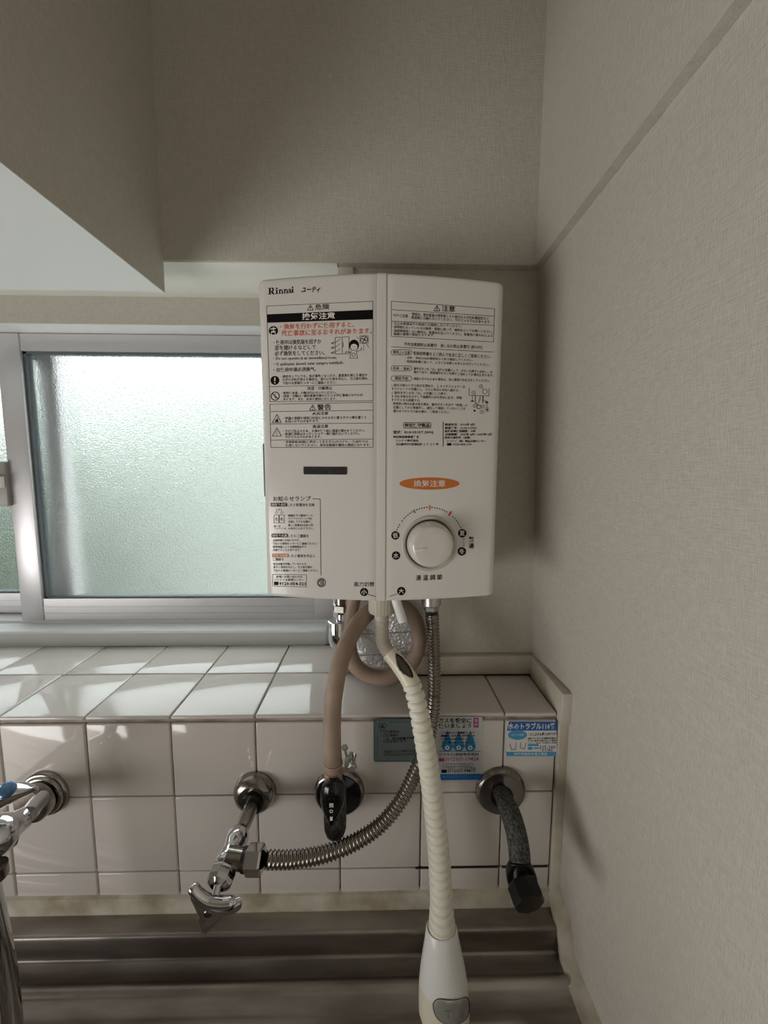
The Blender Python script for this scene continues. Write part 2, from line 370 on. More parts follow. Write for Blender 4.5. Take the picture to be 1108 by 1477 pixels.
# ------------------------------------------------------------------ flat print on surfaces
def text_mesh(s, bold=0, res=1):
    cu = bpy.data.curves.new('t', 'FONT'); cu.body = s; cu.resolution_u = res; cu.offset = bold
    o = bpy.data.objects.new('t', cu); COL.objects.link(o); bpy.context.view_layer.update()
    me = bpy.data.meshes.new_from_object(o)
    n = len(me.vertices); a = np.empty(n*3); me.vertices.foreach_get('co', a); a = a.reshape(-1, 3)[:, :2]
    Fs = [tuple(p.vertices) for p in me.polygons]
    bpy.data.objects.remove(o); bpy.data.meshes.remove(me); bpy.data.curves.remove(cu)
    return a, Fs
class Print:
    """flat ink: everything is given in measured photo coordinates and laid onto a surface of the object"""
    def __init__(s, surf, ox=0, oy=0, sc=1): s.surf, s.ox, s.oy, s.sc = surf, ox, oy, sc; s.P = []; s.E = []; s.F = []; s.MI = []; s.mats = []
    def frame(s, ox, oy, sc): s.ox, s.oy, s.sc = ox, oy, sc; return s
    def _mi(s, m):
        if m not in s.mats: s.mats.append(m)
        return s.mats.index(m)
    def raw(s, pts, Fs, m, lay=0):
        n = len(s.P); s.P += [(x/s.sc+s.ox, y/s.sc+s.oy) for x, y in pts]; s.E += [.00015+lay*.00012]*len(pts)
        s.F += [tuple(i+n for i in f) for f in Fs]; s.MI += [s._mi(m)]*len(Fs)
    def text(s, t, x0, x1, yl, yr, h, m=None, bold=0, lay=1, shear=0, res=1):
        a, Fs = text_mesh(t, bold, res)
        lo, hi = a.min(0), a.max(0); u = (a[:, 0]-lo[0])/max(1e-6, hi[0]-lo[0]); v = (a[:, 1]-lo[1])/max(1e-6, hi[1]-lo[1])
        X = x0 + u*(x1-x0) + shear*(v-.5)*h; Y = yl + u*(yr-yl) + (.5-v)*h
        s.raw(list(zip(X, Y)), Fs, m or INK, lay)
    def line(s, pts, wd_, m=None, lay=1, closed=False):
        if closed: pts = pts + [pts[0]]
        for (xa, ya), (xb, yb) in zip(pts, pts[1:]):
            L = math.hypot(xb-xa, yb-ya)
            if L < 1e-6: continue
            nx, ny = -(yb-ya)/L*wd_/2, (xb-xa)/L*wd_/2; k = max(1, int(L/40)); q = []
            for i in range(k+1):
                t = i/k; x, y = xa+(xb-xa)*t, ya+(yb-ya)*t; q += [(x+nx, y+ny), (x-nx, y-ny)]
            s.raw(q, [(2*i, 2*i+1, 2*i+3, 2*i+2) for i in range(k)], m or INK, lay)
    def quad(s, tl, tr, br, bl, m, lay=0, k=8):
        q = []
        for i in range(k+1):
            t = i/k; q += [(tl[0]+(tr[0]-tl[0])*t, tl[1]+(tr[1]-tl[1])*t), (bl[0]+(br[0]-bl[0])*t, bl[1]+(br[1]-bl[1])*t)]
        s.raw(q, [(2*i, 2*i+1, 2*i+3, 2*i+2) for i in range(k)], m, lay)
    def disc(s, x, y, r, m=None, lay=0, ry=None, n=24):
        ry = ry or r
        s.raw([(x, y)] + [(x+r*math.cos(2*PI*i/n), y+ry*math.sin(2*PI*i/n)) for i in range(n)], [(0, 1+i, 1+(i+1) % n) for i in range(n)], m or INK, lay)
    def ring(s, x, y, r, wd_, m=None, lay=1, n=24, a0=0, a1=2*PI):
        q = []
        for i in range(n+1):
            a = a0+(a1-a0)*i/n; q += [(x+(r+wd_/2)*math.cos(a), y+(r+wd_/2)*math.sin(a)), (x+(r-wd_/2)*math.cos(a), y+(r-wd_/2)*math.sin(a))]
        s.raw(q, [(2*i, 2*i+1, 2*i+3, 2*i+2) for i in range(n)], m or INK, lay)
    def poly(s, pts, m=None, lay=0): s.raw(pts, [tuple(range(len(pts)))], m or INK, lay)
    def rrect(s, x0, y0, x1, y1, r, m=None, lay=0, wd_=None):
        pts = []
        for cx, cy, a in ((x1-r, y0+r, -PI/2), (x1-r, y1-r, 0), (x0+r, y1-r, PI/2), (x0+r, y0+r, PI)):
            pts += [(cx+r*math.cos(a+PI/2*i/5), cy+r*math.sin(a+PI/2*i/5)) for i in range(6)]
        if wd_: s.line(pts, wd_, m, lay, True)
        else: s.poly(pts, m, lay)
    def tri(s, x, y, h, lay=1):
        s.line([(x, y-h/2), (x+h*.55, y+h/2), (x-h*.55, y+h/2)], 4, INK, lay, True)
    def build(s, name, parent):
        P = np.array(s.P); V = s.surf(P[:, 0], P[:, 1], np.array(s.E))
        me = bpy.data.meshes.new(name); me.from_pydata([tuple(map(float, v)) for v in V], [], s.F)
        for m in s.mats: me.materials.append(m)
        me.polygons.foreach_set('material_index', s.MI); me.update()
        return link(name, me, parent)

# ------------------------------------------------------------------ water heater
HX0, HX1, HXC, HZ0, HZ1 = -.1365, .149, .0078, 1.2425, 1.6148
HS0, HS1 = .0008, .0110                                 # raised centre strip
def prof0(x): return .4630 + .0205*(np.abs((x-HXC)/.1428))**1.55
def prof(x): return prof0(x) - np.where((x > HS0) & (x < HS1), .0011, 0)
def surf_h(px, py, e):
    Y = np.full(len(px), .47)
    for _ in range(8):
        P = at_v(px, py, Y); Y = prof0(P[:, 0])
    P = at_v(px, py, Y); P[:, 1] -= e
    return P
heater = empty('water_heater', (.0075, .602, HZ0), 'white wall mounted gas water heater with a round dial and dense warning print', 'water heater')
# cover: cross-section with rounded sides, a shallow bulge and a raised centre strip
r_ = .009; sec = [(HX0, .560), (HX0, float(prof0(HX0))+r_*1.25)]
xs = [HX0+r_*(1-math.cos(t)) for t in np.linspace(.25, PI/2, 6)]
sec += [(x, float(prof0(x)) + r_*1.1*(1-math.sqrt(max(0, 1-((HX0+r_-x)/r_)**2)))) for x in xs]
sec += [(x, float(prof0(x))) for x in np.linspace(HX0+.014, HS0-.001, 16)]
sec += [(HS0-.0002, float(prof0(HS0))+.0006), (HS0+.0004, float(prof0(HS0))-.0011), (HS0+.0035, float(prof0(HS0+.0035))-.0013), (HS1-.0004, float(prof0(HS1))-.0011), (HS1+.0002, float(prof0(HS1))+.0006)]
sec += [(x, float(prof0(x))) for x in np.linspace(HS1+.001, HX1-.014, 16)]
sec += [(2*HXC-.0031*0+(HX1+HX0-2*HXC)-x, y) for x, y in [(x, float(prof0(HX1+HX0-x)) + r_*1.1*(1-math.sqrt(max(0, 1-((HX0+r_-x)/r_)**2)))) for x in xs][::-1]]
sec += [(HX1, float(prof0(HX1))+r_*1.25), (HX1, .560)]
sec = [(x, y) for x, y in sec]
def ins(d): return [(HXC+(x-HXC)*(1-d/.143), y+d*1.0) for x, y in sec]
R = [[(x, y, z) for x, y in ins(d)] for z, d in ((HZ0, .0028), (HZ0+.0006, .0012), (HZ0+.0022, .0003), (HZ0+.004, 0), (HZ1-.005, 0), (HZ1-.0025, .0004), (HZ1-.0008, .0014), (HZ1, .003))]
G().rings(R).build('front_cover', WHITE, heater, angle=38)
G().box(HX0+.008, HX1-.008, .555, YW, HZ0+.006, HZ1-.006).build('back_case', mat('case_grey', srgb(190, 186, 180), .4), heater, smooth=False, bevel=.003)
p = at(375.5, 640, .49); q = at(376, 716, .49)
G().box(HX0-.0003, HX0+.002, .488, .53, q.z, p.z).build('side_catch', mat('catch_grey', srgb(110, 108, 104), .4), heater, smooth=False, bevel=.001)

# maker's name: slab-serif letters drawn as strokes, and the model name
b = Print(surf_h).frame(360, 380, 5.275)
def squeeze(n0, x, k):
    X = x/b.sc+b.ox
    b.P[n0:] = [(X+(px-X)*k, py) for px, py in b.P[n0:]]
def serif_R(x, y, h):
    b.quad((x, y), (x+13, y), (x+13, y+h), (x, y+h), INK); b.quad((x-7, y), (x+28, y), (x+28, y+4), (x-7, y+4), INK); b.quad((x-7, y+h-4), (x+20, y+h-4), (x+20, y+h), (x-7, y+h), INK)
    b.ring(x+22, y+h*.27, 11, 11, INK, 0, 14, -PI/2, PI/2); b.quad((x+10, y+h*.5), (x+26, y+h*.5), (x+26, y+h*.58), (x+10, y+h*.58), INK)
    b.quad((x+14, y+h*.55), (x+28, y+h*.55), (x+45, y+h), (x+29, y+h), INK)
def serif_i(x, y, h):
    b.quad((x, y+h*.36), (x+11, y+h*.36), (x+11, y+h), (x, y+h), INK); b.quad((x-5, y+h-4), (x+16, y+h-4), (x+16, y+h), (x-5, y+h), INK); b.quad((x-5, y+h*.36), (x+6, y+h*.36), (x+6, y+h*.36+4), (x-5, y+h*.36+4), INK); b.disc(x+5, y+h*.14, 6.5)
def serif_n(x, y, h):
    n0 = len(b.P)
    t = y+h*.34
    b.quad((x, t), (x+11, t), (x+11, y+h), (x, y+h), INK); b.quad((x-5, y+h-4), (x+15, y+h-4), (x+15, y+h), (x-5, y+h), INK); b.quad((x-5, t), (x+6, t), (x+6, t+4), (x-5, t+4), INK)
    b.ring(x+18, t+13, 10, 8, INK, 0, 12, -PI*.95, 0); b.quad((x+23, t+12), (x+34, t+12), (x+34, y+h), (x+23, y+h), INK); b.quad((x+19, y+h-4), (x+39, y+h-4), (x+39, y+h), (x+19, y+h), INK); squeeze(n0, x, .86)
def serif_a(x, y, h):
    n0 = len(b.P)
    t = y+h*.34
    b.ring(x+11, t+11, 9, 7, INK, 0, 12, -PI*.9, 0); b.quad((x+16, t+10), (x+27, t+10), (x+27, y+h), (x+16, y+h), INK); b.ring(x+12, y+h-11, 8.5, 7.5, INK, 0, 16); b.quad((x+24, y+h-5), (x+34, y+h-5), (x+34, y+h), (x+24, y+h), INK); squeeze(n0, x, .74)
serif_R(148, 186, 50); serif_i(202, 183, 50); serif_n(225, 181, 50); serif_n(263, 179, 49); serif_a(297, 177, 48)
serif_i(322, 175, 48)
b.text('ユーティ', 397, 538, 203, 198, 42, INK, .03, shear=.25)
b.build('maker_name', heater)

# left danger and warning notices
b = Print(surf_h).frame(360, 380, 5.275); W = 3
for A in ([(130, 325), (938, 288), (940, 1045), (155, 1052)], [(155, 1072), (940, 1057), (940, 1400), (162, 1400)]): b.line(A, W, INK, 1, True)
b.quad((132, 388), (938, 353), (940, 425), (135, 452), INK, 1)
for A in ([(150, 938), (940, 920)], [(158, 1128), (940, 1117)], [(158, 1222), (940, 1215)], [(160, 1345), (940, 1336)]): b.line(A, W)
for x, y, h in ((463, 336, 42), (480, 1096, 42)): b.tri(x, y, h); b.line([(x, y-8), (x, y+8)], 5); b.disc(x, y+15, 3, INK, 1)
b.text('危険', 500, 607, 334, 330, 44, INK, .01); b.text('換気注意', 400, 650, 405, 397, 54, INKW, .02, 2)
b.disc(182, 512, 35); b.line([(160, 500), (200, 495)], 8, INKW, 1); b.line([(164, 520), (198, 516)], 6, INKW, 1); b.rrect(166, 522, 196, 545, 6, INKW, 1, 5); b.line([(182, 484), (182, 530)], 5, INKW, 1)
b.text('・換気を行わずに使用すると、', 232, 795, 483, 464, 44, INKR, .012); b.text('死亡事故に至るおそれがあります。', 243, 930, 532, 512, 46, INKR, .012)
for t, x0, x1, yl, yr, h in (
    ('・使用中は換気扇を回すか', 182, 545, 602, 594, 38), ('窓を開けるなどして', 192, 503, 643, 637, 37), ('必ず換気をしてください。', 192, 572, 686, 680, 38),
    ('・Do not operate in an unventilated room.', 182, 665, 727, 719, 30), ('・O ambiente deverá estar sempre ventilado.', 182, 718, 771, 757, 32), ('・在使用中请必须换气。', 182, 506, 810, 805, 34),
    ('・換気をしていても、炎が黄色くなったり、異常臭を感じた場合や', 238, 897, 861, 849, 23), ('たびたび火が消える場合は、直ちに使用を中止し、ガス栓を閉め、', 250, 905, 885, 875, 23), ('下記のお客様センターにご連絡ください。', 252, 662, 911, 906, 23),
    ('改造・分解禁止', 440, 630, 951, 948, 27),
    ('・絶対に改造・分解は行わないでください。', 243, 662, 986, 982, 21), ('・改造・分解は一酸化炭素中毒などによる死亡事故のおそれが', 243, 862, 1010, 1001, 22), ('あります。また、火災の原因になります。', 256, 662, 1034, 1030, 21),
    ('火災注意', 480, 598, 1143, 1141, 25), ('・機器の周囲や排気口付近にタオルなど燃えやすい物を置くと', 256, 890, 1179, 1171, 23), ('火災のおそれがあります。', 270, 530, 1202, 1199, 22),
    ('高温注意', 480, 598, 1241, 1238, 26), ('・やけど防止のため、お湯を使う前に湯温を確かめてください。', 256, 880, 1276, 1271, 22), ('・熱湯使用時はキッチンシャワー部に触れないでください。', 256, 840, 1299, 1294, 22), ('やけどのおそれがあります。', 272, 545, 1321, 1318, 21),
    ('・本体銘板(前面)に表示してあるガス(ガスグループ)以外では', 258, 900, 1360, 1356, 23), ('使用しないでください。不完全燃焼や爆発の原因となります。', 274, 918, 1384, 1381, 23)):
    b.text(t, x0, x1, yl, yr, h, INK, .008)
b.text('警告', 515, 620, 1096, 1091, 46, INK, .01)
b.disc(193, 890, 34); b.line([(193, 868), (193, 896)], 9, INKW, 1); b.disc(193, 909, 5, INKW, 1)
b.ring(195, 1010, 31, 6); b.line([(173, 988), (217, 1032)], 6); b.line([(196, 992), (190, 1010), (201, 1028)], 5, INKG)
b.tri(208, 1180, 62); b.poly([(195, 1206), (199, 1185), (205, 1192), (210, 1172), (216, 1190), (221, 1206)], INK, 1); b.tri(208, 1283, 62); b.line([(206, 1272), (210, 1282), (205, 1292), (209, 1302)], 3, INKG); b.disc(209, 1307, 2, INKG, 1)
# little picture: a child opens a window, a fan turns
for A in ([(652, 563), (757, 558), (757, 688), (652, 690)],): b.line(A, 3, INK, 1, True)
b.line([(705, 561), (705, 689)], 3); b.line([(712, 600), (712, 640)], 3)
for y0 in (595, 630, 668): b.line([(645, y0), (620, y0+14), (650, y0+10), (690, y0-20)], 3); b.line([(622, y0+12), (640, y0+20)], 3)
b.disc(795, 622, 38, INK, 0, 42); b.disc(795, 636, 26, INKW, 1, 24); b.disc(786, 634, 3, INK, 2); b.disc(803, 634, 3, INK, 2); b.line([(789, 648), (800, 648)], 2, INK, 2)
b.line([(774, 664), (762, 722), (822, 722), (812, 664)], 3); b.line([(770, 680), (735, 672), (728, 684)], 4); b.line([(812, 670), (848, 660), (852, 640)], 4); b.ring(792, 695, 13, 3)
b.ring(872, 580, 26, 4); b.rrect(840, 552, 902, 608, 4, INK, 1, 3)
for k in range(4): b.line([(872, 580), (872+20*math.cos(k*PI/2+.5), 580+20*math.sin(k*PI/2+.5))], 6)
b.line([(868, 610), (868, 668)], 2); b.line([(890, 612), (908, 640)], 3); b.line([(815, 560), (832, 572)], 3)
b.build('danger_notice', heater)

# right caution notice, operating notes and rating plate
b = Print(surf_h).frame(545, 380, 5.275)
b.line([(103, 288), (888, 345), (880, 598), (103, 555)], W, INK, 1, True); b.line([(103, 352), (888, 402)], W); b.line([(103, 440), (885, 472)], W); b.line([(100, 635), (880, 675)], W)
b.tri(450, 341, 42); b.line([(450, 333), (450, 349)], 5); b.disc(450, 356, 3, INK, 1)
b.text('注意', 487, 588, 342, 348, 46, INK, .01)
for t, x0, x1, yl, yr, h in (
    ('やけど注意', 115, 230, 395, 401, 25), ('使用中、使用直後は排気部とその周辺および点火確認窓など', 258, 845, 386, 421, 25), ('高温部には触れないでください。やけどのおそれがあります。', 256, 860, 411, 448, 24),
    ('・元止め給湯以外の用途には使用しないでください。', 108, 642, 455, 478, 23), ('・長時間たまっていた水は飲用・調理に用いず、雑用水としてお使いください。', 108, 876, 482, 521, 23), ('・長期間使用しない場合は、乾電池を抜いてください。乾電池の液もれによる', 108, 874, 511, 551, 23), ('機器の故障の原因となります。', 120, 432, 536, 548, 22),
    ('不完全燃焼防止装置付　消し忘れ防止装置付 (約10分)', 200, 797, 616, 641, 32), ('使用上の注意', 115, 245, 675, 680, 26), ('取扱説明書をよく読んで安全に正しくご使用ください。', 270, 862, 683, 711, 29),
    ('・点火・消火は点火確認窓から炎で確認してください。', 208, 725, 716, 737, 20), ('・取扱説明書に従って、ときどき点検とお手入れを行ってください。', 208, 846, 745, 772, 21), ('点火・消火', 113, 243, 797, 802, 26),
    ('操作ボタンを「水」以外の位置にして、ボタンを押すと点火し、お', 272, 872, 800, 828, 22), ('湯がでます。再度操作ボタンを押すと消火してお湯が止まります。', 272, 880, 826, 853, 22), ('凍結予防', 127, 233, 873, 877, 27), ('凍結のおそれのある場合は、次の要領で水抜きをしてください。', 272, 854, 877, 893, 22),
    ('1. 給水元栓①とガス栓②を閉める。 2. キッチンシャワー③', 105, 663, 925, 939, 22), ('をストレートの位置にし、さらに矢印の方向へ曲げる。', 105, 622, 952, 966, 22), ('3. 操作ボタン④を「水」の位置にして押す。', 105, 528, 983, 993, 22), ('4. 水抜き栓⑤をはずして機器内の水を完全に抜き、翌朝', 105, 638, 1010, 1023, 22), ('までそのまま放置する。', 105, 325, 1038, 1043, 21),
    ('・再使用の時は水抜き栓を閉め、操作ボタンを必ず「熱湯」の', 102, 680, 1066, 1079, 22), ('位置にしてから再操作し、通水して凍結していないことを', 117, 666, 1095, 1105, 22), ('確かめてからガス栓を開け、ご使用ください。', 117, 550, 1123, 1132, 22)):
    b.text(t, x0, x1, yl, yr, h, INK, .006)
for y in (658, 780, 856): b.rrect(100, y, 258, y+38, 18, INK, 1, 3)
# plumbing diagram
b.line([(695, 945), (695, 1003), (845, 1008), (848, 950)], 3); b.ring(815, 975, 18, 3); b.ring(785, 935, 14, 2); b.line([(793, 945), (805, 962)], 2); b.text('4', 780, 790, 935, 935, 14)
for x, y, t in ((730, 982, '2'), (738, 1083, '5'), (792, 1130, '3'), (800, 1088, '5'), (832, 1113, '1')): b.ring(x, y, 14, 2); b.text(t, x-5, x+5, y, y, 15)
b.line([(742, 1000), (742, 1060), (765, 1075)], 6, INKG); b.line([(720, 1003), (720, 1040)], 4, INKG); b.poly([(700, 1052), (720, 1040), (738, 1052)]); b.line([(800, 1008), (800, 1060)], 10, INKG); b.line([(778, 1010), (776, 1040), (765, 1060)], 5, INKG); b.line([(810, 1040), (830, 1055), (830, 1098)], 4, INKG); b.poly([(815, 1055), (830, 1045), (845, 1062), (828, 1066)])
b.rrect(756, 1078, 780, 1106, 4, INK, 1, 4); b.poly([(728, 1112), (748, 1118), (740, 1130), (730, 1124)])
b.build('caution_notice', heater)
b = Print(surf_h).frame(545, 380, 5.275)
b.rrect(197, 1212, 403, 1252, 5, INK, 1, 4); b.line([(497, 1203), (497, 1392)], 5)
for t, x0, x1, y, h in (
    ('特定保守製品', 205, 395, 1232, 31), ('型式：RUS-V51XT (WH)', 117, 423, 1286, 28), ('特定製造事業者等名', 117, 312, 1320, 20), ('リンナイ株式会社', 138, 310, 1348, 20), ('名古屋市中川区福住町 ２ 番 ２６ 号', 138, 460, 1376, 20),
    ('製造年月：2016年 4月', 510, 735, 1226, 20), ('製造番号：16.04-119929', 510, 752, 1252, 20), ('設計標準使用期間：10年', 510, 745, 1276, 20), ('点検期間：2025年 4月～2027年 3月', 510, 865, 1301, 20), ('問合せ連絡先（点検）', 510, 705, 1325, 20), ('リンナイ（株）製品点検センター', 525, 825, 1352, 19), ('0120-493-110', 572, 712, 1377, 18)):
    b.text(t, x0, x1, y, y, h, INK, .022)
b.rrect(527, 1367, 560, 1386, 3, INK, 1)
b.build('rating_plate', heater)

# lower left: status lamp notes
b = Print(surf_h).frame(365, 640, 5.54)
b.text('お知らせランプ', 160, 462, 441, 438, 40, INK, .008); b.line([(475, 440), (537, 443), (543, 1052)], 4)
for x0, y0, x1, y1, m, t in ((142, 472, 272, 502, INK, '緑色で点灯'), (148, 718, 278, 748, INK, '緑色で点滅'), (153, 878, 283, 908, INKO, '赤色で点滅')):
    b.rrect(x0, y0, x1, y1, 6, m, 0); b.text(t, x0+6, x1-6, (y0+y1)/2, (y0+y1)/2, 23, INKW, .01, 1)
for t, x0, x1, y, h in (
    ('したら乾電池を交換', 275, 491, 489, 26), ('(上)', 186, 230, 527, 20), ('左', 176, 198, 601, 26), ('右', 218, 242, 601, 26), ('(単一形', 162, 222, 660, 17), ('アルカリ ×2)', 170, 264, 678, 16),
    ('機器左下の電池ケース', 280, 476, 574, 20), ('のツマミ(オレンジ色)', 282, 470, 599, 20), ('を回してフタを開け、', 282, 466, 624, 20), ('新しい乾電池を左右の図', 282, 477, 651, 20), ('の向きに入れて下さい。', 282, 486, 677, 20),
    ('したらご連絡を', 280, 445, 737, 26), ('点検時期のお知らせです。', 158, 372, 772, 19), ('下記のお客様センターにご連絡ください。', 158, 514, 798, 20), ('使用頻度により点検期間以外で', 158, 425, 824, 20), ('点滅することがあります。', 158, 380, 849, 20),
    ('したら使用を中止し', 285, 498, 896, 26), ('ご連絡を', 158, 247, 924, 24), ('安全装置が作動していますので、', 163, 432, 961, 20), ('直ちに使用を中止し、ガス栓を閉め、', 163, 480, 986, 20), ('下記のお客様センターにご連絡ください。', 163, 522, 1013, 20),
    ('修理のお問い合わせは', 185, 395, 1063, 20), ('リンナイお客様センター', 173, 408, 1087, 20)):
    b.text(t, x0, x1, y, y, h, INK, .006)
b.ring(188, 550, 9, 2); b.ring(230, 550, 9, 2); b.line([(168, 570), (206, 570), (206, 632), (168, 632)], 3, INK, 1, True); b.line([(210, 570), (250, 570), (250, 632), (210, 632)], 3, INK, 1, True)
b.line([(157, 1044), (427, 1047), (427, 1143), (159, 1138)], 3, INK, 1, True); b.rrect(168, 1102, 204, 1130, 3, INK); b.text('0120-054-321', 210, 420, 1117, 1120, 27, INK, .03)
b.text('能力切替', 808, 970, 1122, 1122, 37, INK, .008); b.disc(888, 1185, 33); b.text('小', 866, 910, 1185, 1185, 42, INKW, .015); b.line([(918, 1203), (983, 1223)], 4)
b.build('lamp_notice', heater)

# dial print and the orange badge
b = Print(surf_h).frame(545, 650, 5.54)
n = 24; q = [(413-240*math.cos(PI*i/n), 263+sg*49*math.sin(PI*i/n)) for i in range(n+1) for sg in (-1, 1)]; b.raw(q, [(2*i, 2*i+1, 2*i+3, 2*i+2) for i in range(n)], INKO); b.text('換気注意', 287, 540, 263, 262, 55, INKW, .01, 1)
b.build('ventilation_badge', heater)
b = Print(surf_h).frame(545, 650, 5.54)
cx, cy = 413, 735
for k in range(0, 33):
    a = math.radians(202 + k*(338-202)/32); R_ = 282
    x, y = cx+R_*.985*math.cos(a), cy+R_*math.sin(a)
    if min(abs(x-q) for q in (415, 293, 577, 195)) > 11: b.disc(x, y, 5.5, INK, 0, None, 8)
for x, y, a, L_, w_, m in ((415, 455, 90, 44, 15, INKO), (293, 485, 65, 36, 13, mat('brown_ink', srgb(160, 95, 48), .5)), (577, 503, 122, 46, 19, mat('red_ink', srgb(200, 72, 56), .5)), (195, 562, 40, 24, 8, INKG)):
    ca, sa = math.cos(math.radians(a)), math.sin(math.radians(a)); n = 14
    b.poly([(x+ca*L_/2*math.cos(t)-sa*w_/2*math.sin(t), y+sa*L_/2*math.cos(t)+ca*w_/2*math.sin(t)) for t in [2*PI*i/n for i in range(n)]], m)
for x, y, t in ((141, 677, '低'), (146, 838, '水'), (675, 660, '夏'), (672, 805, '冬'), (188, 1122, '大')): b.disc(x, y, 34, INK); b.text(t, x-21, x+21, y, y, 42, INKW, .012)
for y in (705, 733, 757): b.disc(687, y, 4.5, INK, 0, None, 8)
b.text('熱', 728, 769, 708, 709, 44, INK, .02); b.text('湯', 726, 769, 760, 760, 44, INK, .02)
for i, t in enumerate('湯温調節'): b.text(t, 304+i*56.5, 345+i*56.5, 1017-i*2, 1016-i*2, 44, INK, .012)
b.line([(90, 1166), (155, 1143)], 4)
b.build('dial_print', heater)

# flame window, status lamp
P = [surf_h(np.array([x/5.54+365]), np.array([y/5.54+640]), np.array([0.]))[0] for x, y in ((403, 183), (752, 247))]
slot = G(); pts = []
x0, x1, z1_, z0_ = P[0][0], P[1][0], P[0][2], P[1][2]
for cx_, cz_, a in ((x1-.0015, z1_-.0015, 0), (x0+.0015, z1_-.0015, PI/2), (x0+.0015, z0_+.0015, PI), (x1-.0015, z0_+.0015, 3*PI/2)):
    pts += [(cx_+.0015*math.cos(a+PI/2*i/4), cz_+.0015*math.sin(a+PI/2*i/4)) for i in range(5)]
slot.prism([(x, float(prof0(x))-.0006, z) for x, z in pts], (0, .003, 0)); sl = slot.build('flame_window', vary(mat('sight_glass', srgb(20, 14, 10), .5), srgb(10, 8, 7), srgb(60, 44, 34), 180, lo=.5, hi=.8), heater, smooth=False)
c = Vector(surf_h(np.array([547/5.54+365]), np.array([1110/5.54+640]), np.array([0.]))[0])
lamp = G().lathe([(-.001, .0055), (.001, .0055), (.0014, .0048), (.0011, .004), (.0008, .0035)], c, (0, -1, 0), 24).build('status_lamp', mat('lamp_grey', srgb(120, 118, 116), .35), heater)
G().lathe([(.0006, .0034), (.0014, .0026), (.0018, .001)], c, (0, -1, 0), 20).build('lens', mat('lamp_lens', srgb(150, 148, 150), .15), lamp)
# dial: seat ring and tapered knob with a pointer
c = Vector(surf_h(np.array([413/5.54+545]), np.array([742/5.54+650]), np.array([0.]))[0])
nrm = Vector((.18, -1, 0)).normalized(); nrm = Vector((.10, -1, 0)).normalized()
seat = G().lathe([(-.004, .0335), (.0012, .0335), (.0022, .0325), (.0020, .0305), (-.0005, .0285), (-.0012, .0268)], c, nrm, 48)
dial = seat.build('dial_seat', mat('seat_white', srgb(196, 190, 182), .35), heater)
G().lathe([(.0006, .0289), (.0010, .0284), (.0006, .0270)], c, nrm, 40).build('gap_shade_ring', DARK, dial)  # dark ring laid over the seat, painting the shade around the knob
kn = G().lathe([(-.001, .0276), (.007, .0272), (.013, .0260), (.0168, .0246), (.0188, .0230), (.0196, .0212), (.0196, .012), (.0196, .001)], c, nrm, 48).build('dial_knob', mat('knob_white', srgb(212, 207, 198), .2, Coat_Weight=.4), heater)
u = nrm.cross(Vector((0, 0, 1))).normalized()
if u.x < 0: u = -u
v = Vector((0, 0, 1))
ang = math.radians(192); du = u*math.cos(ang)+v*math.sin(ang); dv = nrm.cross(du)
g = G(); g.prism([c+nrm*.0188+du*a+dv*b_ for a, b_ in ((.009, -.0014), (.0222, -.0022), (.0222, .0022), (.009, .0014))], nrm*.0017)
g.build('pointer', mat('pointer_white', srgb(226, 222, 214), .25), kn, smooth=False, bevel=.0006)
for k in (100, 150):
    a = math.radians(k); d = u*math.cos(a)+v*math.sin(a)
    G().tube([c+nrm*.011+d*.0264, c+nrm*.0165+d*.0247], .0006, 6).build('rib', mat('rib_white', srgb(232, 228, 220), .25), kn)
# outlet collar and capacity lever under the cover
oc = at(550.5, 880, .497)
g = G(); N = 24
R = []
for z, r in ((HZ0+.012, .0165), (oc.z+.001, .0165), (oc.z-.002, .0158), (oc.z-.0035, .0135)):
    R.append([(oc.x+r*(1+.03*(j % 2))*math.cos(2*PI*j/48), oc.y+r*(1+.03*(j % 2))*math.sin(2*PI*j/48), z) for j in range(48)])
g.rings(R).build('outlet_collar', HOSEU, heater, angle=20)
a, b_ = at(572, 868, .478), at(581, 896, .478)
g = G().tube([a+Vector((-.001, .004, .006)), a, a.lerp(b_, .5), b_], .0058, 14, step=.003)
g.build('capacity_lever', PLAST, heater)

# ------------------------------------------------------------------ wall sleeve wrapped in foil
fc = at(552, 917, .580)
foil = G(); N = 48; fr = .0525
random.seed(11)
def fo(j, rr): 
    a = 2*PI*j/N; x = rr*math.cos(a); z = rr*math.sin(a)
    return (fc.x + min(x, .0485), z)
R = []
for y, s_ in ((YW, 1.0), (.588, 1.0), (.583, .985), (.580, .95), (.579, .7), (.578, .4), (.5775, .1)):
    R.append([(fo(j, fr*s_)[0]+random.uniform(-1, 1)*.0007, y+random.uniform(-1, 1)*.0008, max(ZT+.0012, fc.z+fo(j, fr*s_)[1])) for j in range(N)])
fo_ = foil.rings(R).build('foil_cover', FOIL, angle=50); tag(fo_, 'crumpled silver foil wrapped over a round wall sleeve below the heater', 'foil')
b = Print(lambda x, y, e: at_v(x, y, .5765-e)).frame(440, 860, 5.54)
t_, f_ = None, None
b.text('ALLC', 755, 838, 255, 252, 26, mat('foil_emboss', srgb(235, 235, 238), .3, .8), .02)
b.build('stamped_letters', fo_)
g = G()
for y0 in (285, 455): 
    A = at(440/1+430/5.54 if 0 else 515, 860+(y0+20)/5.54,   .5770); B = at(601, 860+y0/5.54,   .5770); g.tube([A, B], .0004, 5, step=.01)
g.build('foil_seam', mat('seam_grey', srgb(130, 130, 134), .4, .8), fo_)
g = G().add([at(503, 935, .566), at(510, 962, .560), at(517, 975, .556), at(512, 945, .566)], [(0, 1, 2, 3)])
V0 = g.V; g = G().prism(V0, (0, .0006, 0)); g.build('loose_flap', FOIL, fo_, smooth=False)

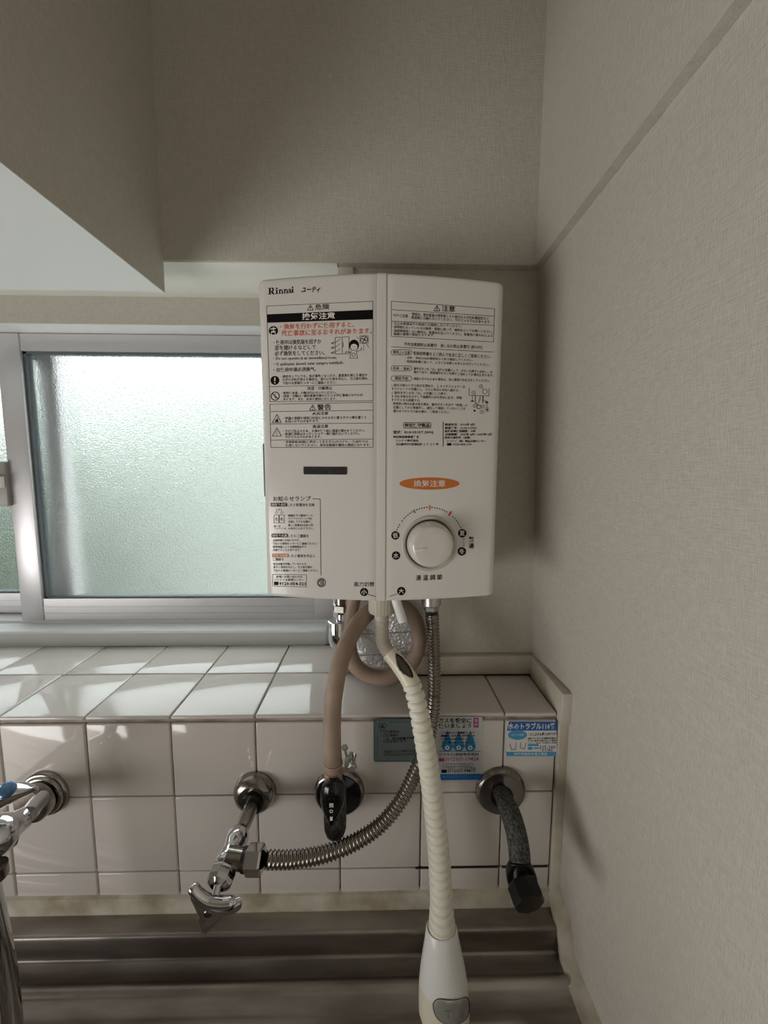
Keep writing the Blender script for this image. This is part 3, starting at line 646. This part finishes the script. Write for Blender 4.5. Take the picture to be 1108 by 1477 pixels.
# ------------------------------------------------------------------ brown gas hose with clip
path = [at(481, 1124, .449), at(480, 1090, .449), at(479, 1045, .451), at(482, 1000, .456), at(491, 955, .468), at(508, 913, .488), at(530, 885, .515), at(560, 872, .536), at(588, 880, .546), at(603, 905, .548), at(603, 935, .547), at(588, 962, .546), at(560, 977, .545), at(528, 972, .545), at(510, 955, .548), at(503, 925, .554), at(505, 890, .557), at(510, 862, .557)]
hose = tag(G().tube(path, .0108, 20, step=.005).build('gas_hose', BROWN), 'brown rubber gas hose coiling behind the ribbed hose down to the gas cock', 'hose')
cl = G()
for y_ in (1100, 1111):
    p = at(480.5, y_, .449); cl.lathe([(-.0011, .0109), (-.0011, .0120), (.0011, .0120), (.0011, .0109)], p, (at(480.5, y_+5, .449)-p), 28)
clip = cl.build('hose_clip', mat('beige_wire', srgb(176, 152, 132), .4, .3), hose)
g = G(); p = at(502, 1094, .446)
g.box(p.x-.004, p.x-.0025, p.y-.006, p.y+.005, p.z-.010, p.z+.010)
g.box(p.x-.003, p.x+.006, p.y-.0055, p.y-.004, p.z-.008, p.z+.006).box(p.x+.0045, p.x+.006, p.y-.0055, p.y+.004, p.z-.008, p.z+.0062).box(p.x-.003, p.x+.006, p.y-.0055, p.y+.004, p.z+.0048, p.z+.0062)
g.build('clip_bracket', ZINC, clip, smooth=False, bevel=.0006)
g = G(); q = at(509, 1104, .435)
g.lathe([(0, .0052), (.004, .0052), (.005, .0042)], q, (-.1, -1, -.1), 6); g.lathe([(-.016, .0022), (0, .0022)], q, (-.1, -1, -.1), 10); q2 = at(497, 1078, .447); g.lathe([(-.004, .0036), (0, .0038), (.002, .003)], q2, (-.2, -.6, .6), 6)
g.build('clip_screw', ZINC, clip, angle=25)

# ------------------------------------------------------------------ gas cock
fcx = at(489, 1147, .485)
cock = empty('gas_cock', (fcx.x, YF, fcx.z), 'black handled gas cock on a round dark wall plate under the brown hose', 'gas cock')
def flange(c, r, parent, m, m2, dome=.008, hole=.012, name='wall_plate'):
    o = Vector((c.x, YF-.0002, c.z))
    f = G().lathe([(0, r), (.002, r), (.0045, r*.985), (.0068, r*.94), (.0078, r*.88)], o, (0, -1, 0), 48, cap=False).build(name, m, parent)
    G().lathe([(.0076, r*.885), (.0072, r*.86), (.0076+dome*.3, r*.6), (.0076+dome*.6, hole)], o, (0, -1, 0), 48).build('plate_dish', m2, f)
    return f
flange(fcx, .0335, cock, CHROMED, SLATE)
bt, bb = at(483, 1128, .449), at(482, 1197, .447)
g = G(); zc = Vector((bt.x, .449, 0)); rr = .0138
prf = []
g.lathe([(0, .0092), (.002, .0115), (.01, rr), (bt.z-bb.z-.008, rr), (bt.z-bb.z+.001, rr*.97), (bt.z-bb.z+.008, rr*.82), (bt.z-bb.z+.0125, rr*.5), (bt.z-bb.z+.0135, .001)], bt+Vector((0, 0, .002)), (0, 0, -1), 28)
g.build('body', LEAD, cock)
G().lathe([(0, .0085), (.02, .0085)], bt-Vector((0, 0, .006)), (0, 0, 1), 20).build('hose_tail', CHROME, cock)
mid = bt.lerp(bb, .45)
G().tube([Vector((mid.x, .449, fcx.z)), Vector((mid.x+.003, YF-.004, fcx.z))], .011, 20).build('stem', SLATE, cock)
# handle: a hooded lever in front of the body, with a raised centre bar
hp = [(481, 1122, .0055), (481, 1130, .0125), (480.5, 1142, .0148), (480, 1155, .0145), (479, 1168, .0112), (478.5, 1178, .0068), (478, 1186, .0035)]
g = G(); R = []
for px, py, r in hp:
    c_ = at(px, py, .437); R.append([(c_.x + r*math.cos(2*PI*j/24), c_.y + (.0105 if math.sin(2*PI*j/24) < 0 else .004)*(r/.0148)**.5*math.sin(2*PI*j/24), c_.z) for j in range(24)])
hd = g.rings(R).build('handle', BLACK, cock, angle=60)
A, B = at(478.5, 1152, .4255), at(478, 1186, .4300)
hb = G().prism([A+Vector((-.0036, 0, 0)), A+Vector((.0036, 0, 0)), B+Vector((.0036, 0, 0)), B+Vector((-.0036, 0, 0))], (0, .009, 0)).build('lever_bar', BLACK, hd, smooth=False, bevel=.0008)
b = Print(lambda x, y, e: at_v(x, y, .4252+np.clip((np.asarray(y)-1152)/34, 0, 1)*.0045-.0004-e)).frame(430, 1060, 8.69)
b.text('開', 393, 442, 885, 885, 52, INKW, .01); b.ring(416, 958, 18, 8, INKW); b.quad((400, 1020), (433, 1020), (433, 1075), (400, 1075), INKW)
b.build('handle_marks', hb)

# ------------------------------------------------------------------ shower hose
shw = empty('spray_hose', at(550, 885, .497), 'white ribbed spray hose hanging from the heater with a pale handle at its end', 'spray hose')
def rib(r, pitch, depth, sharp=3):
    return lambda s, _, a: r - depth*abs(math.cos(PI*(s/pitch + a/(2*PI))))**(2*sharp)
up = [at(550.5, 884, .497), at(550.5, 900, .497), at(551, 918, .496), at(555, 932, .493), at(564, 945, .488)]
G().tube(up, 0, 24, step=.0005, rf=lambda s, _, a: .0094 - (.0010*(.5+.5*math.cos(2*PI*s/.0031)) if s > .0075 else 0)).build('ribbed_neck', HOSEU, shw, angle=70)
nk = [at(561, 941, .490), at(573, 955, .484), at(586, 973, .475), at(596, 990, .467)]
g = G()
P = spline(nk, .0009); R = []; n = 72; P_ = len(P)
for i, p in enumerate(P):
    t = (P[min(i+1, P_-1)]-P[max(i-1, 0)]).normalized(); u = t.cross(Vector((0, 1, 0))).normalized(); v = t.cross(u)
    R.append([p + (u*math.cos(2*PI*j/n)+v*math.sin(2*PI*j/n))*(.0102+.0012*i/P_) for j in range(n)])
want = Vector((.62, -.85, .25)).normalized(); mid_ = P_//2
jo = max(range(n), key=lambda j: (R[mid_][j]-P[mid_]).normalized().dot(want))
V = [x for r in R for x in r]; Fs = []
for i in range(P_-1):
    t = (i/(P_-1)-.12)/.72; half = 9.5*(math.sin(PI*t)**.8 if 0 < t < 1 else 0)
    for j in range(n):
        dj = (j-jo+n//2) % n - n//2
        if abs(dj+.5 - 2.5*(t-.5)) < half: continue
        Fs.append((i*n+j, i*n+(j+1) % n, (i+1)*n+(j+1) % n, (i+1)*n+j))
g.add(V, Fs); sl_ = g.build('split_sleeve', YELL, shw, angle=70)
md = sl_.modifiers.new('thick', 'SOLIDIFY'); md.thickness = .0012; md.offset = -1
G().tube(nk, .0075, 14).build('inner_tube', mat('inner_grey', srgb(84, 82, 74), .5), sl_)
low = [at(593, 984, .468), at(601, 1010, .460), at(609, 1050, .4505), at(616, 1090, .446), at(623, 1140, .443), at(630, 1200, .438), at(635, 1260, .432), at(637, 1310, .427), at(637.5, 1342, .424)]
Ltot = sum((b_-a).length for a, b_ in zip(low, low[1:]))
G().tube(low, 0, 28, step=.0005, rf=lambda s, _, a: (.0118 + .0022*s/Ltot + .0022*smooth01((s/Ltot-.86)/.14) if s > .004 else .0112) - .0030*abs(math.cos(PI*(s/.0104 + .12*math.sin(a))))**7).build('ribbed_sleeve', HOSEW, shw, angle=75)
hA, hB = at(637, 1340, .424), at(642, 1500, .402); ax = (hB-hA)
HL = ax.length; axn = ax.normalized(); u = Vector((1, 0, 0)); u = (u-axn*u.dot(axn)).normalized(); vv = axn.cross(u)
if vv.y > 0: vv = -vv
def hring(s, r, ry): return [hA+axn*s+u*r*math.cos(2*PI*j/40)+vv*ry*math.sin(2*PI*j/40) for j in range(40)]
def hr(t): return [(0, .0186), (.02, .0206), (.06, .0277), (.075, .0292)]
prf = [(-.001, .0165), (-.0022, .0178), (-.001, .0187), (.012, .0208), (.028, .0240), (.044, .0270), (.058, .0288)]
G().rings([hring(s, r, r*.94) for s, r in [(.004, .0140), (.001, .0152)] + prf], cap=False).build('handle_cone', PLAST, shw, angle=60)
prf2 = [(.0575, .02885), (.066, .0294), (.08, .0300), (.1, .0303), (.13, .0300), (.16, .0290), (.185, .026), (.190, .020), (.191, .002)]
hb2 = G().rings([hring(s, r, r*.94) for s, r in prf2]).build('handle_grip', YELL, shw, angle=60)
# selector button: bean outline following the grip
def on_grip(px, py, e=0):
    Y = .37
    for _ in range(10):
        P = at(px, py, Y); s = (P-hA).dot(axn); c0 = hA+axn*s
        r = np.interp(s, [a for a, _b in prf+prf2], [b_ for a, b_ in prf+prf2])
        du_ = (P-c0).dot(u); dy = .94*math.sqrt(max(1e-8, r*r-min(du_*du_, .9*r*r)))
        Y = (c0+u*du_+vv*(dy+e)).y
    return at(px, py, Y)
def bean(grow):
    pts = [(430, 1010), (445, 975), (475, 962), (520, 968), (560, 970), (610, 965), (655, 950), (680, 962), (688, 1005), (685, 1060), (665, 1105), (610, 1140), (540, 1150), (480, 1120), (445, 1075)]
    cx, cy = 560, 1050
    out = []
    for i in range(len(pts)):
        a, b_, c_, d = [pts[(i+k) % len(pts)] for k in (-1, 0, 1, 2)]
        for t in (0, .33, .66):
            q = [.5*(2*b_[m]+(c_[m]-a[m])*t+(2*a[m]-5*b_[m]+4*c_[m]-d[m])*t*t+(3*b_[m]-a[m]-3*c_[m]+d[m])*t**3) for m in (0, 1)]
            out.append(((cx+(q[0]-cx)*grow)/5.036+540, (cy+(q[1]-cy)*grow)/5.036+1250))
    return out
G().rings([[on_grip(x, y, -.0015) for x, y in bean(1.06)], [on_grip(x, y, .0004) for x, y in bean(1.05)], [on_grip(x, y, .0002) for x, y in bean(1.0)]], cap=False).build('button_rim', mat('rim_dark', srgb(70, 64, 54), .5), hb2)
cen = (560/5.036+540, 1050/5.036+1250)
g = G(); rr_ = [[on_grip(x, y, e) for x, y in bean(s)] for s, e in ((1.0, -.0006), (.99, .001), (.95, .0018), (.8, .0022), (.5, .0022), (.02, .0022))]
bt_ = g.rings(rr_).build('selector_button', mat('button_grey', srgb(186, 184, 180), .25, .5), hb2)
b = Print(lambda x, y, e: np.array([on_grip(a_, b2, .0024) for a_, b2 in zip(x, y)])).frame(540, 1250, 5.036)
b.line([(512, 1060), (520, 1050), (555, 1052), (560, 1042)], 4, INKG); b.line([(537, 1052), (537, 1115)], 4, INKG)
for x in (618, 632, 646): b.line([(x, 1048), (x, 1105)], 4, INKG)
b.line([(608, 1040), (632, 1034), (658, 1022)], 4, INKG)
b.build('button_marks', bt_)

# ------------------------------------------------------------------ corrugated stainless supply pipe
flx = empty('flexible_pipe', at(385, 1240, .40), 'corrugated stainless steel pipe curving from the heater down to the left valve', 'pipe')
fp = [at(623, 884, .530), at(624.5, 905, .530), at(626, 950, .520), at(626, 1000, .500), at(622, 1040, .4795), at(612, 1085, .4715), at(600, 1112, .466), at(580, 1152, .455), at(552, 1187, .443), at(515, 1213, .430), at(470, 1231, .418), at(425, 1239, .408), at(384, 1240, .400)]
G().tube(fp, 0, 20, step=.0008, rf=lambda s, _, a: .0084 + .0011*math.cos(2*PI*(s/.0046))).build('corrugated_tube', STEEL, flx, angle=80)
g = G(); p = at(622, 870, .532)
g.lathe([(.012, .0135), (-.001, .0135), (-.003, .0125)], p, (0, 0, 1), 24); g.lathe([(-.003, .0112), (-.009, .0108), (-.0105, .0095)], p, (0, 0, 1), 6)
g.build('union_nut', ZINC, flx, angle=25)

# ------------------------------------------------------------------ stop valve, left
c = at(365.5, 1149, .483)
sv = empty('stop_valve', (c.x, YF, c.z), 'chrome stop valve with a three armed handle on a domed wall plate', 'valve')
o = Vector((c.x, YF-.0002, c.z)); rd = .0278
G().lathe([(0, rd), (.003, rd), (.007, rd*.97), (.012, rd*.86), (.0155, rd*.68), (.0165, rd*.55), (.0155, .0125)], o, (0, -1, 0), 40).build('wall_dome', CHROMED, sv)
A, B, C_, D = at(365, 1158, .478), at(343, 1208, .428), at(328, 1236, .403), at(318, 1268, .386)
dirp = (B-A).normalized()
G().tube([A-dirp*.0+Vector((0, .008, .002)), A, B], .0088, 20).build('riser', CHROMED, sv)
G().lathe([(0, .0132), (.001, .0128), (.004, .0128), (.005, .012)], A+dirp*.004, -dirp, 24).build('rubber_ring', DARK, sv)
# body: tapering barrel, side branch
ax_ = (D-B); axl = ax_.length
G().lathe([(-.010, .0086), (-.006, .0118), (.0, .0132), (.008, .0128), (.012, .0116), (.022, .0128), (.03, .0136), (axl*.74, .0125), (axl*.80, .0108)], B, ax_, 28).build('valve_body', CHROME, sv)
br = at(352, 1240, .402); g = G().tube([C_, br], .0108, 20)
g.build('branch', CHROMED, sv)
n0, n1 = at(357, 1240, .4015), at(380, 1240, .400)
G().lathe([(0, .0138), (.001, .0150), ((n1-n0).length-.002, .0150), ((n1-n0).length, .0128)], n0, (n1-n0), 6).build('union_nut', CHROME, sv, angle=20)
G().lathe([(-.004, .0122), (0, .0122)], n0, (n1-n0), 20).build('washer', DARK, sv)
axn_ = ax_.normalized(); e0 = B+axn_*axl*.80
g = G().lathe([(0, .0132), (.003, .0142), (.010, .0142), (.0135, .0120), (.016, .008)], e0, ax_, 8); g.build('gland_nut', CHROME, sv, angle=25)
st = at(311, 1291, .3745)
G().tube([e0+axn_*.014, st], .0042, 14).build('spindle', CHROME, sv)
hf0 = [(276, 1288), (283, 1295), (296, 1305), (312, 1312), (330, 1313), (343, 1308), (348.5, 1304), (347, 1311), (338, 1318), (325, 1324), (314, 1333), (304, 1343), (297, 1348), (291, 1347), (288, 1338), (286, 1324), (281, 1310), (275, 1297)]
hf = [(p.x, p.z) for p in spline([(x, 0, y) for x, y in hf0 + hf0[:1]], 2.5)][:-1]
front = [at(x, y, .366 + (y-1315)*-.00006) for x, y in hf]
back = [at(x+5.5-4.5*smooth01((x-275)/60), y-9, .3775) for x, y in hf]
g = G(); cenF = sum(front, Vector())/len(front)
inner = [p.lerp(cenF, .16)+Vector((0, -.0012, 0)) for p in front]
g.rings([back, [a.lerp(b_, .15) for a, b_ in zip(back, front)], [a.lerp(b_, .85) for a, b_ in zip(back, front)], front, inner])
vh = g.build('valve_handle', CHROME, sv, angle=50)
G().tube([at(276.5, 1277, .373), at(279.5, 1281, .3715), at(288, 1291, .3705), (at(301, 1299, .370)), at(317, 1302, .370), at(333, 1301, .3705), at(343, 1298, .3715), at(347, 1296, .373)], 0, 20, step=.001, rf=lambda s, _, a: .0058*(1-max(0, 1-s/.003)**2*.7)*(1-min(1, max(0, (s-.046)/.006))**2*.6)).build('handle_bar', CHROME, vh, angle=60)
sc_ = at(300, 1319, .3655)
G().lathe([(0, .0058), (.0012, .0056), (.0022, .0044), (.0026, .001)], sc_+Vector((0, .0012, 0)), (0, -1, 0), 20).build('handle_screw', CHROMED, vh)

# ------------------------------------------------------------------ capped pipe, right
c = at(724, 1145, .485)
cp = empty('capped_pipe', (c.x, YF, c.z), 'old blackened capped pipe bending down from a round chrome plate at right', 'pipe')
pl = flange(c, .0335, cp, CHROMED, mat('plate_chrome', srgb(128, 122, 120), .22, .9), .006, .013)
g = G().tube([Vector((c.x-.0005, YF-.0135, c.z+.016)), Vector((c.x-.0005, YF-.0105, c.z+.028))], .0006, 6); g.build('plate_slit', DARK, pl)
G().lathe([(0, .0152), (.002, .0148), (.003, .0125)], Vector((c.x-.0008, YF-.0105, c.z-.001)), (0, -1, 0), 24).build('packing', TAR, cp)
pp = [at(722, 1143, .478), at(729, 1157, .462), at(738, 1178, .445), at(745, 1203, .432), at(749, 1228, .424), at(750, 1248, .419), at(751, 1262, .414)]
g = G().tube(pp, 0, 24, step=.003, rf=lambda s, _, a: .0098 + .0026*smooth01(s/.03) - .0008*smooth01((s-.07)/.02)); g.build('bent_pipe', LEAD, cp)
q0, q1, q2 = at(749, 1243, .419), at(752, 1264, .412), at(757, 1284, .392)
G().tube([q0, q0.lerp(q1, .5), q1], 0, 20, rf=lambda s, _, a: .0128+.0012*math.sin(3*a+s*90)*.6).build('tape_wrap', TAR, cp)
g = G().lathe([(-.012, .0135), (-.006, .0168), (.006, .0172), (.008, .016)], q1, q2-q1, 20); g.build('elbow', TAR, cp)
g = G().lathe([(-.006, .0165), (-.004, .0180), (.010, .0180), (.013, .0160), (.0135, .004)], q2, Vector((.12, -1, -.25)), 8); g.build('hex_cap', TAR, cp, angle=25)

# ------------------------------------------------------------------ mixer tap, far left
c = at(58, 1151, .483)
mt = empty('mixer_tap', (c.x, YF, c.z), 'chrome lever mixer tap at the far left with a blue button on its lever', 'tap')
o = Vector((c.x, YF-.0002, c.z))
G().lathe([(0, .0305), (.003, .0305), (.005, .0298), (.006, .0285), (.0062, .027), (.008, .0268), (.010, .0255), (.0105, .0238)], o, (0, -1, 0), 48).build('wall_plate', CHROMED, mt)
G().lathe([(.010, .0235), (.022, .0235), (.024, .022), (.0245, .010)], o, (-.12, -1, 0), 40).build('collar', CHROMED, mt)
G().tube([at(60, 1152, .466), at(50, 1163, .452), at(40, 1176, .436)], .0098, 20).build('neck', CHROME, mt)
b1, b2 = at(38, 1178, .432), at(-10, 1208, .405)
G().tube([b1, b1.lerp(b2, .5), b2, at(-70, 1240, .40)], 0, 28, rf=lambda s, _, a: .0115+.0105*smooth01(s/.03)).build('tap_body', CHROME, mt)
G().lathe([(0, .0195), (.001, .0205), (.006, .0205), (.007, .0195)], at(14, 1194, .418), b2-b1, 28).build('body_ring', CHROMED, mt)
# lever: a broad curved blade
g = G(); R = []
for px, py, Y, w_, h_ in ((54, 1138, .412, .0015, .0015), (51, 1138, .411, .0045, .003), (42, 1139, .408, .009, .0052), (28, 1141, .404, .0125, .0085), (10, 1146, .398, .0145, .0125), (-12, 1153, .392, .016, .014), (-60, 1170, .388, .018, .015)):
    p = at(px, py, Y); R.append([p + Vector((0, w_*math.cos(t), h_*math.sin(t)-.0035*math.cos(t))) for t in [2*PI*j/24 for j in range(24)]])
lv = g.rings(R).build('lever', CHROME, mt, angle=60)
G().tube([at(-24, 1214, .402), at(-24, 1160, .394)], .0125, 24).build('pivot', CHROMED, mt)
p = at(9, 1139, .386)
G().lathe([(-.004, .0075), (.0015, .0075), (.003, .006), (.0036, .002)], p, Vector((-.1, -.55, .8)), 24).build('lever_button', mat('button_blue', srgb(96, 132, 172), .2, .5), lv)
spp = [at(-22, 1236, .395), at(-14, 1275, .390), at(-5, 1320, .388), at(5, 1370, .386), at(13, 1425, .384), at(21, 1500, .382), at(27, 1560, .380)]
G().tube(spp, .0088, 20).build('spout', CHROME, mt)
G().lathe([(-.006, .0115), (.006, .0118), (.008, .0105)], at(-8, 1257, .388), at(-5, 1290, .388)-at(-8, 1257, .388), 20).build('spout_nut', CHROMED, mt)

# ------------------------------------------------------------------ gas inlet fitting beside the window
p = at(493, 880, .560)
gf = empty('inlet_elbow', (p.x, .56, ZT), 'chrome nut and elbow fitting under the left of the heater', 'pipe fitting')
g = G().lathe([(.022, .0095), (.008, .0095)], p, (0, 0, 1), 20); g.build('threaded_tail', CHROMED, gf)
G().lathe([(.010, .0110), (.009, .0135), (.0, .0135), (-.001, .0115)], p, (0, 0, 1), 6).build('hex_nut', CHROMED, gf, angle=20)
G().lathe([(0, .0108), (-.004, .0100), (-.005, .0078), (-.016, .0078), (-.018, .010)], p, (0, 0, 1), 24).build('neck', CHROME, gf)
eb = at(487, 906, .560); g = G()
g.lathe([(.012, .0105), (.011, .0142), (-.004, .0148), (-.016, .0140), (-.026, .0115), (-.0315, .006), (-.033, .001)], eb-Vector((-.0005, 0, 0)), (0, 0, 1), 24)
g.build('elbow', CHROME, gf)
A = Vector((eb.x, .56, eb.z-.008)); G().tube([A, A+Vector((.0, YW-.001-.56, 0))], .0105, 20).build('wall_pipe', CHROMED, gf)

# ------------------------------------------------------------------ stickers on the tiles
def sticker(name, corners, r, base, label):
    """corners in photo pixels; a rounded thin sheet lying on the tile face"""
    (x0, y0), (x1, y1) = corners; P = []
    for cx_, cy_, a in ((x1-r, y0+r, -PI/2), (x1-r, y1-r, 0), (x0+r, y1-r, PI/2), (x0+r, y0+r, PI)):
        P += [at(cx_+r*math.cos(a+PI/2*i/5), cy_+r*math.sin(a+PI/2*i/5), YF-.0011) for i in range(6)]
    return tag(G().prism(P, (0, .0006, 0)).build(name, base, smooth=False), label, 'sticker')
def surf_t(px, py, e): return at_v(px, py, YF-.0011-e*.6)
SIL = mat('silver_sheet', srgb(138, 148, 152), .35, .6); SILW = mat('silver_white', srgb(200, 202, 206), .3, .25); TEAL = mat('teal_ink', srgb(52, 110, 120), .4)
BLUE = mat('blue_ink', srgb(42, 128, 180), .4); BLUED = mat('deep_blue_ink', srgb(28, 92, 160), .4); PINK = mat('magenta_ink', srgb(160, 50, 120), .4); SKYB = mat('sky_blue_ink', srgb(70, 150, 190), .4)
s1 = sticker('safety_sticker', ((539, 1037), (606, 1099)), 3, SIL, 'silver grey sticker with a teal border, half behind the ribbed hose')
b = Print(surf_t).frame(500, 1010, 3.3576)
b.rrect(135, 96, 348, 294, 10, TEAL, 1, 3); b.line([(150, 165), (150, 280)], 3, TEAL); b.line([(205, 105), (340, 105)], 4, TEAL)
for x, y in ((165, 122), (183, 122), (174, 138)): b.ring(x, y, 9, 5, TEAL)
for t, x0, x1, y, h in (('・ご使用中は', 165, 255, 155, 15), ('・ご使用前に', 165, 255, 172, 14), ('は、安全装置が作動', 190, 335, 187, 14), ('働きがあります。', 178, 295, 201, 14), ('大阪ガスにご連絡ください', 180, 345, 250, 13), ('ガスもれに気づいたときは窓を', 180, 345, 265, 11)): b.text(t, x0, x1, y, y-4, h, INK, .02)
b.build('sticker_print', s1)
s2 = sticker('gas_sticker', ((627, 1034), (696, 1128)), 3, SILW, 'silver sticker with three blue drops and a blue foot, right of the hose')
b = Print(surf_t).frame(500, 1010, 3.3576)
b.text('ガスを安全に', 445, 605, 98, 98, 25, INK, .02); b.text('使いましょう', 445, 605, 124, 123, 25, INK, .02)
b.quad((615, 85), (640, 85), (640, 132), (615, 132), PINK); b.text('保', 620, 636, 98, 98, 16, INKW); b.text('存', 620, 636, 118, 118, 16, INKW)
for x in (488, 543, 599):
    pts = [(x, 145), (x+7, 165)] + [(x+27*math.cos(t), 222+27*math.sin(t)) for t in np.linspace(-.5, PI+.5, 14)] + [(x-7, 165)]
    b.poly(pts, BLUE, 1); b.ring(x, 230, 8, 5, INKW, 2)
for y, t in ((158, '・ご使用後のガス栓は必ずしめて'), (172, '・点火時には必ず火を確認しま'), (188, '・使用中は換気を十分に'), (204, '・ゴム管は古くならない'), (222, '・ガスもれに気づいたとき')): b.text(t, 447, 620, y, y, 11, INK, .02)
b.quad((548, 152), (572, 152), (572, 162), (548, 162), PINK, 1); b.quad((458, 168), (482, 168), (482, 178), (458, 178), PINK, 1); b.line([(447, 247), (650, 247)], 2)
b.text('ガスもれ通報専用電話', 447, 640, 262, 262, 15); b.text('(0120)7-19424', 478, 640, 288, 286, 25, PINK, .01); b.rrect(447, 280, 474, 297, 3, PINK)
b.rrect(468, 307, 612, 320, 5, INK, 1, 1.5); b.text('ガスのご用命は', 480, 600, 314, 314, 9, INKG); b.text('ガス供給サービス株式会社', 460, 625, 328, 328, 11, INK)
b.text('(0120)7-94817', 490, 625, 344, 343, 20, INK, .02); b.rrect(460, 336, 486, 352, 3, INK); b.quad((427, 358), (657, 356), (656, 384), (427, 388), BLUED, 0); b.text('大阪ガス株式会社 お客さまセンター', 455, 645, 372, 370, 14, SKYB)
b.build('sticker_print', s2)
s3 = sticker('plumber_sticker', ((730, 1040), (803, 1091)), 3, mat('sticker_white', srgb(214, 214, 212), .35), 'blue and white sticker for plumbing trouble at the right end of the tiles')
b = Print(surf_t).frame(500, 1010, 3.3576)
b.quad((787, 103), (1018, 103), (1018, 147), (776, 147), BLUED); b.text('水のトラブル110番', 783, 1012, 126, 126, 32, INKW, .02)
b.quad((772, 250), (1016, 250), (1014, 271), (776, 271), SKYB); b.text('神戸市指定水道工事店', 812, 972, 260, 260, 13, INKW, .01)
b.disc(828, 168, 46, SKYB, 1, 24); b.text('スピード修理', 798, 858, 168, 168, 10, INKW, 0, 2)
b.text('・どこよりも早くかけつけ', 880, 1014, 166, 163, 16, INK, .03, shear=.3); b.text('(有)アイダイ水道株式会社', 878, 1014, 186, 184, 12, INK, .02); b.text('〒655 神戸市垂水区 水道局', 878, 1014, 197, 195, 10, INK, .01); b.text('トイレ・台所・お風呂の修理', 878, 1014, 207, 206, 9, INK)
b.rrect(878, 212, 930, 222, 4, SKYB); b.rrect(878, 226, 900, 240, 3, SKYB); b.line([(905, 232), (933, 232)], 6, SKYB); b.text('315-289', 935, 1012, 230, 229, 20, BLUED, .01); b.text('年中無休', 945, 1000, 244, 244, 8, INK)
b.line([(790, 210), (800, 240), (818, 238), (822, 205)], 3, INKG); b.line([(845, 205), (840, 230), (862, 236), (868, 205)], 3, INKG)
b.build('sticker_print', s3)

# ------------------------------------------------------------------ stainless sink
sk = empty('sink', (-.4, .2, .75), 'dull stainless steel sink with a stepped back ledge below the tiles', 'sink')
SX0, SX1_ = -1.59, .243
pf = [(YF-.001, .782), (YF-.001, .7960), (.4660, .7960), (.4630, .7955), (.4615, .7935), (.4610, .790), (.4608, .7655), (.4600, .7625), (.4575, .7612), (.440, .7605), (.4375, .7615), (.435, .7640), (.4315, .7650), (.428, .7640), (.4255, .7610), (.423, .7590), (.408, .7580), (.408, .745), (.47, .745)]
G().rings([[(x, y, z) for y, z in pf] for x in (SX0, -1., -.6, -.3, 0, .15, SX1_)]).build('back_ledge', SINKM, sk, angle=50)
# deck and bowl: nested rounded rectangles
def rr(x0, x1, y0, y1, r, z, k=8):
    out = []
    for cx_, cy_, a in ((x1-r, y1-r, 0), (x0+r, y1-r, PI/2), (x0+r, y0+r, PI), (x1-r, y0+r, 3*PI/2)):
        out += [(cx_+r*math.cos(a+PI/2*i/k), cy_+r*math.sin(a+PI/2*i/k), z) for i in range(k+1)]
    return out
L0 = rr(SX0, SX1_, -.12, .408, .002, .758); bx = (-.75, .205, -.06, .3995)
R = [L0, rr(bx[0]-.006, bx[1]+.006, bx[2]-.006, bx[3]+.006, .05, .758), rr(bx[0], bx[1], bx[2], bx[3], .045, .7605), rr(bx[0]+.008, bx[1]-.008, bx[2]+.008, bx[3]-.008, .042, .757), rr(bx[0]+.012, bx[1]-.012, bx[2]+.012, bx[3]-.012, .04, .745), rr(bx[0]+.02, bx[1]-.02, bx[2]+.02, bx[3]-.02, .04, .60), rr(bx[0]+.05, bx[1]-.05, bx[2]+.05, bx[3]-.05, .03, .58)]
g = G().rings(R, cap=False); n = len(R[0]); g.F.append(tuple(range(len(g.V)-n, len(g.V)))); g.MI.append(0)
g.build('bowl', SINKM, sk, angle=50)
